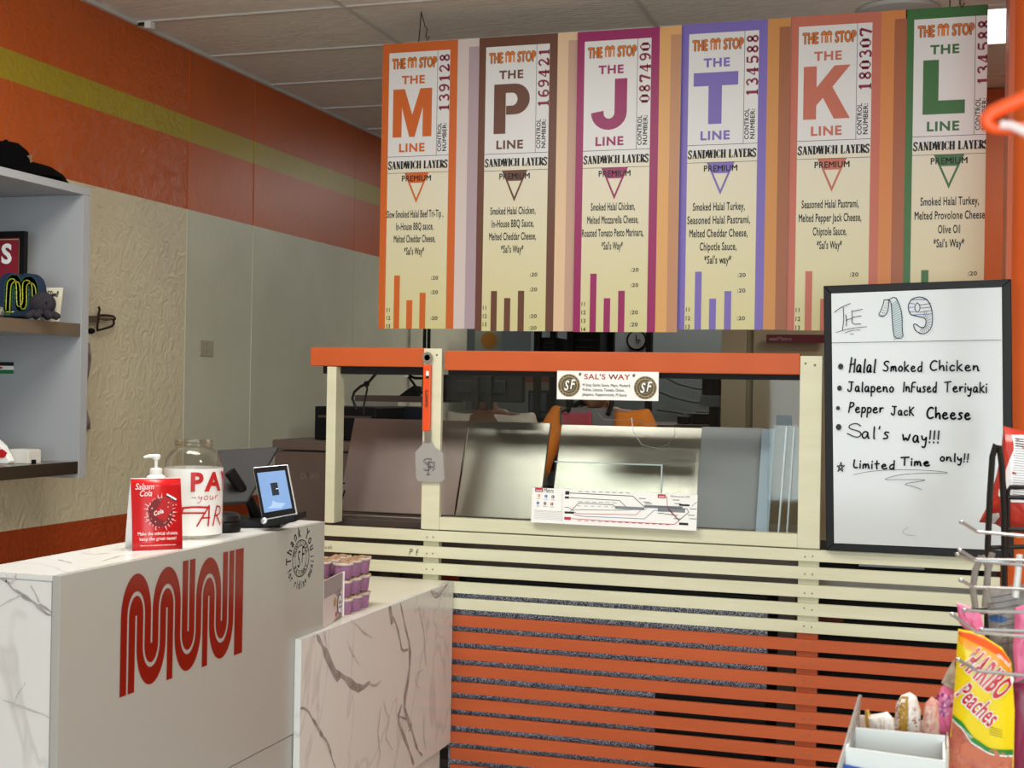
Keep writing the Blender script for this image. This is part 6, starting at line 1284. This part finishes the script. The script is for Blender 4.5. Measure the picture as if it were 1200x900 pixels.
btext('HARIBO', 178, 282, 400, 492, .033, 'x'); btext('Peaches', 146, 458, 345, 645, .025, 'b')
btext_ = hq(388, 232); c.text('wh', 'NEW PACK', btext_[0], btext_[1], .004, 'b', width=.022, align='l', rot=-.75, layer=4)
for i in range(4): a = hq(345, 640 + i * 14); c.line('sm', [a, (a[0] + .016, a[1] - .004)], .0006, 3, joint=False)
for i in range(10): c.disc('pk', *hq(150 + (i % 5) * 70 + random.uniform(-12, 12), 760 + (i // 5) * 130 + (i % 5) * 22), .009, 2, 12, ry=.012)
c.text('wh', 'ARTIFICIALLY FLAVORED', *hq(165, 640), .0026, 'b', width=.022, align='l', rot=-.7, layer=4)
c.done(hz, {'or': 'orange_print', 'or2': 'red_orange_print', 'gum': 'clear_window_gummies', 'grn': 'green_stripe', 'wh': 'white_lettering', 'rd': 'red_lettering', 'sm': 'small_print', 'pk': 'peach_rings'},
       {'or': mat('foil_orange', (240, 150, 24), .25), 'or2': mat('foil_red_orange', (226, 84, 24), .25), 'gum': mat('gummy_window', (176, 84, 70), .2, vary=(206, 128, 104), vscale=60), 'grn': mat('foil_green', (40, 130, 50), .3), 'wh': PAPER, 'rd': mat('foil_red', (196, 24, 34), .3), 'sm': INK, 'pk': mat('peach_gummy', (200, 112, 84), .2)})
# black rack with chips
rk = thing('black_wire_rack', 'black wire snack rack with tall arch standing before the whiteboard', 'rack', (.16, 2.6, 0)); YR = 2.6
MB().tube([at(1156, 900, Y=YR)] + [at(x, y, Y=YR) for x, y in ((1157, 690), (1157.5, 640), (1160, 580), (1163, 535), (1167, 521), (1171, 523), (1174, 545), (1176.5, 600), (1177, 650), (1177, 690))] + [at(1176, 900, Y=YR)], .0055, 8).build('arch', BLACKW, rk, smooth=True)
for k_, pts in enumerate((((1181, 640), (1181, 600), (1181, 576), (1184, 571), (1200, 571), (1225, 571)), ((1180, 583), (1225, 583)), ((1157, 642), (1225, 640)), ((1156, 690), (1225, 694)), ((1180, 620), (1225, 622)))): MB().tube([at(x, y, Y=YR + .01) for x, y in pts], .0042, 8).build('wire', BLACKW, rk, smooth=True)
for x in (1156, 1176): p = at(x, 900, Y=YR); MB().tube([p, (p.x, p.y, .02)], .0055, 8).build('leg', BLACKW, rk, smooth=True)
p = at(1170, 900, Y=YR); MB().box(p.x - .16, YR - .16, 0, p.x + .24, YR + .16, .02).build('foot_plate', BLACKW, rk)
ch = thing('red_chip_bag', 'crumpled red and white chip bag resting in the black wire rack', 'snack bag', at(1185, 560, Y=2.68))
fb, _ = bag(ch, 'bag_foil', [(1176, 499), (1190, 503), (1232, 512), (1232, 628), (1200, 626), (1180, 622), (1166, 614), (1147, 612), (1156, 595), (1168, 556), (1173, 530)], 2.70, .03, mat('red_foil', (186, 52, 38), .3, vary=(160, 38, 28), vscale=12, bump=.5, bscale=18), .002)
cc = BagPrint((0, 2.70, 0), (1, 0, 0), (0, 0, 1)); cc.f = fb; cc.O = Vector((0, 2.70, 0))
def gq(x, y): p = at(1100 + x / 6.43, 480 + y / 6.43, Y=2.70); return (p.x, p.z)
def strips(key, rows, layer):
    for (xa, xb, ya), (xc, xd, yb_) in zip(rows[:-1], rows[1:]):
        n = 8
        for i in range(n): cc._put(key, layer, [gq(xa + (xb - xa) * i / n, ya), gq(xa + (xb - xa) * (i + 1) / n, ya), gq(xc + (xd - xc) * (i + 1) / n, yb_), gq(xc + (xd - xc) * i / n, yb_)], [(0, 1, 2, 3)])
strips('wh', [(545, 820, 190), (560, 820, 250), (560, 820, 300), (525, 820, 380), (500, 820, 450), (500, 820, 520), (505, 820, 580), (525, 820, 660), (540, 820, 690)], 1)
for i in range(26):
    y = 215 + i * 18; x0 = 570 - 2.0 * max(0, min(i, 13) - 3); cc.line('sm', [gq(x0 + random.uniform(0, 5), y), gq(x0 + 90, y + 8)], .0007 if i > 3 else .0022, 2, joint=False); cc.line('sm', [gq(x0 + 96, y + 8), gq(x0 + 180, y + 14)], .0007, 2, joint=False)
cc.poly('wh', [gq(*p) for p in ((400, 775), (450, 770), (455, 800), (420, 850), (360, 858), (370, 820))], 2); cc.poly('wh', [gq(*p) for p in ((450, 590), (470, 600), (455, 650), (445, 640))], 2)
cc.done(ch, {'wh': 'white_panel', 'sm': 'printed_small_lettering'}, {'wh': mat('white_foil', (216, 214, 216), .3), 'sm': INK})
# chrome prong rack
pr_ = thing('chrome_prong_rack', 'chrome wire prong rack holding bags at the right edge', 'rack', (.16, 1.85, 0)); YP = 1.84
for pts in (((1126.7, 611.7), (1145, 623), (1262, 634)), ((1125, 645), (1143, 655.5), (1262, 658)), ((1122, 650), (1140, 657), (1262, 668)), ((1126, 680), (1141, 688), (1262, 693)), ((1130, 715), (1160, 717), (1262, 717)), ((1116, 720), (1144, 741), (1262, 751)), ((1150, 738), (1262, 742)), ((1123, 773), (1145, 786), (1262, 798))):
    P_ = [at(pts[0][0], pts[0][1], Y=YP - .03)] + [at(x, y, Y=YP - .012 + .01 * i) for i, (x, y) in enumerate(pts[1:])]; MB().tube(P_, .0023, 8).build('prong', CHROME, pr_, smooth=True); MB().ball(P_[0], .0032, n=8, m=6).build('prong_tip', CHROME, pr_, smooth=True)
p = at(1262, 600, Y=YP); MB().tube([(p.x, YP + .01, 0.01), (p.x, YP + .01, 1.75)], .012, 12).build('upright', CHROME, pr_, smooth=True); MB().lathe([(.11, 0), (.11, .01), (.02, .02)], (p.x + .02, YP + .01, 0), 28).build('base', BLACKW, pr_, smooth=True)
MB().tube([at(1195, 650, Y=YP), at(1193, 672, Y=YP), at(1190, 700, Y=YP)], .004, 6).build('price_clip', mat('white_clip', (220, 220, 216), .4), pr_, smooth=True)
def simple_bag(nm, label, pxs, Y, T, m, cr_=.001): t = thing(nm, label, 'snack bag', at(*pxs[0], Y=Y)); r = bag(t, 'bag_foil', pxs, Y, T, m, cr_); return t, r
GREYF = mat('newsprint_foil', (150, 146, 142), .4, vary=(100, 96, 96), vscale=35, bump=.4, bscale=20); PINKF = mat('pink_foil', (232, 128, 168), .3, vary=(214, 90, 140), vscale=14, bump=.4, bscale=20); MAGF = mat('magenta_foil', (150, 40, 84), .3, vary=(120, 28, 60), vscale=14)
t, (f3, _) = simple_bag('grey_printed_bag', 'grey bag with blue oval print behind the chrome prongs', [(1156, 692), (1172, 688), (1205, 684), (1205, 800), (1186, 800), (1180, 770), (1160, 752)], 1.98, .010, GREYF)
cc = BagPrint((0, 1.98, 0), (1, 0, 0), (0, 0, 1)); cc.f = f3; cc.O = Vector((0, 1.98, 0)); p = at(1169, 724, Y=1.98); cc.disc('b', p.x, p.z, .012, 1, 18, ry=.005)
for i in range(9): a, b_ = at(1160, 700 + i * 7, Y=1.98), at(1192, 694 + i * 7, Y=1.98); cc.line('k', [(a.x, a.z), ((a.x + b_.x) / 2, (a.z + b_.z) / 2), (b_.x, b_.z)], .0008, 1, joint=False)
cc.done(t, {'b': 'blue_oval_print', 'k': 'dark_script'}, {'b': mat('blue_print', (40, 84, 140), .4), 'k': INK})
simple_bag('pink_hang_bag', 'pink bag top with hanging slot above the peach gummy bag', [(1121, 706), (1136, 711), (1150, 720), (1154, 746), (1146, 748), (1136, 742), (1124, 730)], 1.93, .004, PINKF)
simple_bag('pink_side_bag', 'pink and magenta bag at right edge behind the peach bag', [(1190, 712), (1202, 708), (1212, 730), (1212, 790), (1190, 800), (1187, 760)], 1.94, .006, PINKF)
simple_bag('magenta_bag', 'dark magenta bag at lower right edge behind the peach bag', [(1180, 800), (1230, 800), (1230, 950), (1180, 950)], 1.99, .010, MAGF)
ln = thing('grey_lanyard', 'grey fabric strap looped over the chrome prongs', 'strap', at(1140, 680, Y=1.87)); GL_ = mat('grey_strap', (136, 126, 118), .8)
for pts in (((1150, 652), (1143, 668), (1140, 690), (1143, 712)), ((1150, 652), (1158, 664), (1156, 690), (1154, 712)), ((1163, 648), (1158, 668), (1156, 690), (1158, 706))):
    MB().tube([at(x, y, Y=1.87) for x, y in pts], .0042, 8).build('strap_band', GL_, ln, smooth=True)

# display basket with cartons, lower right
YK = 1.80; dsk = thing('chrome_wire_basket', 'chrome mesh basket side standing at the lower right', 'basket', (-.05, 1.8, 0))
a, b_ = at(1008, 816, Y=YK + .06), at(982, 905, Y=YK - .10); MB().tube([a, b_], .0028, 8).build('top_rail', CHROME, dsk, smooth=True); MB().tube([a, at(1003, 860, Y=YK + .06), at(1001, 905, Y=YK + .06)], .0016, 6).build('corner_wire', CHROME, dsk, smooth=True)
for i in range(14):
    q = a.lerp(b_, (i + .5) / 14); MB().tube([q, q + Vector((.002, 0, -.16))], .0010, 5).build('mesh_wire', CHROME, dsk)
for k_ in range(5): MB().tube([a + Vector((0, 0, -.03 * (k_ + 1))), b_ + Vector((0, 0, -.03 * (k_ + 1)))], .0010, 5).build('mesh_wire', CHROME, dsk)
tz_ = .86; MB().box(-.13, 1.64, tz_ - .02, .07, 2.05, tz_).build('basket_floor', CHROME, dsk)
for x, y_ in ((-.12, 1.65), (.06, 1.65), (-.12, 2.04), (.06, 2.04)): MB().tube([(x, y_, 0), (x, y_, tz_)], .008, 8).build('leg', CHROME, dsk, smooth=True)
CARD = mat('pinkish_white_card', (222, 208, 200), .6); CARDW = mat('white_card', (218, 220, 218), .5)
def carton(nm, label, tl, tr, Yd, dep, m, front=None, fr_h=.0):
    a, b_ = at(*tl, Y=Yd), at(*tr, Y=Yd); t = thing(nm, label, 'carton', (a.x, Yd, tz_)); a2 = Vector((a.x, Yd, (a.z + b_.z) / 2)); z = a2.z; th = .003
    MB().hexa([Vector((a.x, Yd, tz_ + .001)), Vector((b_.x, Yd, tz_ + .001)), Vector((b_.x, Yd + th, tz_ + .001)), Vector((a.x, Yd + th, tz_ + .001))], [a, b_, b_ + Vector((0, th, 0)), a + Vector((0, th, 0))]).build('front_wall', m, t)
    for nm_, bb in (('back_wall', (a.x, Yd + dep, tz_ + .001, b_.x, Yd + dep + th, z + .008)), ('side_wall', (a.x, Yd + th, tz_ + .001, a.x + th, Yd + dep, z + .004)), ('side_wall', (b_.x - th, Yd + th, tz_ + .001, b_.x, Yd + dep, z)), ('base', (a.x, Yd, tz_ + .001, b_.x, Yd + dep, tz_ + .004))): MB().box(*bb).build(nm_, m, t)
    return t, a, b_
t, a, b_ = carton('back_carton', 'open pinkish white carton behind the white and blue one', (1001, 861), (1112, 880), 1.84, .10, CARD)
MB().box(a.x + .050, 1.8385, a.z - .022, a.x + .0508, 1.84, a.z - .004).build('tab_slot', mat('slot_shade', (170, 150, 140), .6), t)
t, a, b_ = carton('front_carton', 'open white carton with blue printed front at the bottom edge', (991, 876), (1108, 892), 1.74, .085, CARDW)
MB().slab([(a.x - .002, 1.738, tz_ + .001), (b_.x, 1.738, tz_ + .001), (b_.x, 1.738, b_.z - .030), (a.x - .002, 1.738, a.z - .020)], .0015).build('blue_print', mat('blue_carton_print', (30, 76, 170), .4), t)
c = Canvas((a.x, 1.7355, a.z - .026), (1, 0, -.14), (0, 0, 1)); c.text('w', 'FAMILY SIZE', .012, -.006, .0042, 'b', width=.016, align='l', layer=1); c.text('w', 'SHARE', .052, -.006, .005, 'b', width=.022, align='l', layer=1); c.done(t, {'w': 'white_lettering'}, {'w': PAPER})
GOLD = mat('gold_foil', (206, 168, 84), .25, .6, vary=(180, 140, 60), vscale=30, bump=.5, bscale=40); WF = mat('white_speckled_foil', (222, 218, 214), .3, vary=(196, 180, 170), vscale=70, bump=.3, bscale=40)
YI = 1.90
t = thing('sprinkled_treat_bag', 'white and gold sprinkled treat bag standing in the back carton', 'snack bag', at(1062, 860, Y=YI)); f4, _ = bag(t, 'bag_foil', [(1050, 825), (1056, 815), (1066, 811), (1074, 816), (1079, 832), (1079, 850), (1074, 905), (1052, 905), (1048, 850)], YI, .016, WF, .001)
cc = BagPrint((0, YI, 0), (1, 0, 0), (0, 0, 1)); cc.f = f4
for r in range(9):
    y = 815 + r * 6; q = [at(x, yy, Y=YI) for x, yy in ((1054 if r > 1 else 1057, y), (1065, y), (1064 - r * .2, y + 6), (1053, y + 6))]; cc._put('g', 1, [(p.x, p.z) for p in q], [(0, 1, 2, 3)])
for i in range(60): p = at(random.choice((random.uniform(1049, 1055), random.uniform(1070, 1078))), random.uniform(824, 868), Y=YI); cc.disc('s' if i % 2 else 'r', p.x, p.z, .0011, 2, 6)
cc.done(t, {'g': 'gold_band', 's': 'dark_sprinkles', 'r': 'red_sprinkles'}, {'g': GOLD, 's': mat('brown_sprinkle', (90, 56, 50), .5), 'r': mat('pink_sprinkle', (206, 120, 110), .5)})
t = thing('white_wrapped_treat', 'white crumpled wrapper with gold edge in the back carton', 'snack bag', at(1030, 860, Y=YI)); bag(t, 'bag_foil', [(1016, 838), (1030, 836), (1040, 834), (1047, 842), (1052, 905), (1020, 905)], YI - .02, .010, WF, .0015); MB().tube([at(1016, 832, Y=YI - .02), at(1018, 845, Y=YI - .02), at(1022, 880, Y=YI - .02)], [.003, .005, .005], 8).build('gold_edge', GOLD, t, smooth=True)
t = thing('floral_treat_bag', 'red and white floral treat bag behind the pink crystal bag', 'snack bag', at(1090, 860, Y=YI + .01)); bag(t, 'bag_foil', [(1084, 824), (1092, 816), (1100, 822), (1104, 905), (1078, 905), (1080, 850)], YI + .02, .010, mat('floral_foil', (224, 206, 190), .4, vary=(196, 92, 80), vscale=90), .001)
t = thing('pink_crystal_bag', 'pink candy bag with purple crystal print beside the peach bag', 'snack bag', at(1100, 830, Y=1.92)); f5, _ = bag(t, 'bag_foil', [(1103, 806), (1110, 800), (1124, 812), (1124, 880), (1110, 868), (1092, 858), (1086, 846), (1094, 828)], 1.93, .010, PINKF, .001)
cc = BagPrint((0, 1.93, 0), (1, 0, 0), (0, 0, 1)); cc.f = f5
for i in range(46): p = at(random.uniform(1097, 1116), random.uniform(813, 838), Y=1.93); cc.poly('p' if i % 3 else 'w', [(p.x - .002, p.z), (p.x, p.z - .003), (p.x + .0025, p.z + .0005), (p.x, p.z + .003)], 1)
cc.done(t, {'p': 'purple_crystals', 'w': 'pale_crystals'}, {'p': mat('purple_crystal', (130, 36, 100), .3), 'w': mat('lilac_crystal', (214, 150, 200), .3)})
simple_bag('clear_taupe_bag', 'taupe clear bag top with dark seam above pink crystal bag', [(1118, 772), (1122, 800), (1122, 812), (1106, 803), (1103, 800), (1110, 786)], 1.925, .004, mat('taupe_film', (168, 150, 134), .3))

# orange looped hanger, very near
YH = .72; lp = thing('orange_loop_strap', 'orange looped strap with white cord near the viewer at right edge', 'strap', at(1180, 130, Y=YH))
ORS = mat('neon_orange_strap', (240, 84, 20), .4)
MB().tube([at(x, y, Y=YH) for x, y in ((1225, 100), (1200, 116), (1178, 125), (1163, 132), (1155, 140), (1157, 147), (1166, 151), (1182, 152), (1200, 150), (1225, 146))], [.0038, .0038, .0038, .0038, .0036, .0034, .0030, .0028, .0026, .0026], 10).build('strap_loop', ORS, lp, smooth=True)
MB().tube([at(x, y, Y=YH - .004) for x, y in ((1172, 146), (1185, 147), (1198, 153), (1212, 160), (1230, 166))], .0022, 8).build('white_cord', mat('white_pink_cord', (236, 210, 208), .6), lp, smooth=True)
a = at(1225, 100, Y=YH)
st_ = thing('display_stand', 'chrome display stand with a long thin arm outside the right edge of view', 'stand', (1.35, .95, 0)); MB().tube([(1.35, .95, .0), (1.35, .95, a.z + .25)], .010, 10).build('stand_pole', CHROME, st_, smooth=True); MB().lathe([(.15, 0), (.15, .012), (.02, .02)], (1.35, .95, 0), 24).build('stand_base', BLACKW, st_, smooth=True)
MB().tube([(1.35, .95, a.z + .03), (a.x + .02, YH + .004, a.z + .012), (a.x - .002, YH, a.z + .006)], .0018, 6).build('arm_wire', CHROME, st_, smooth=True)
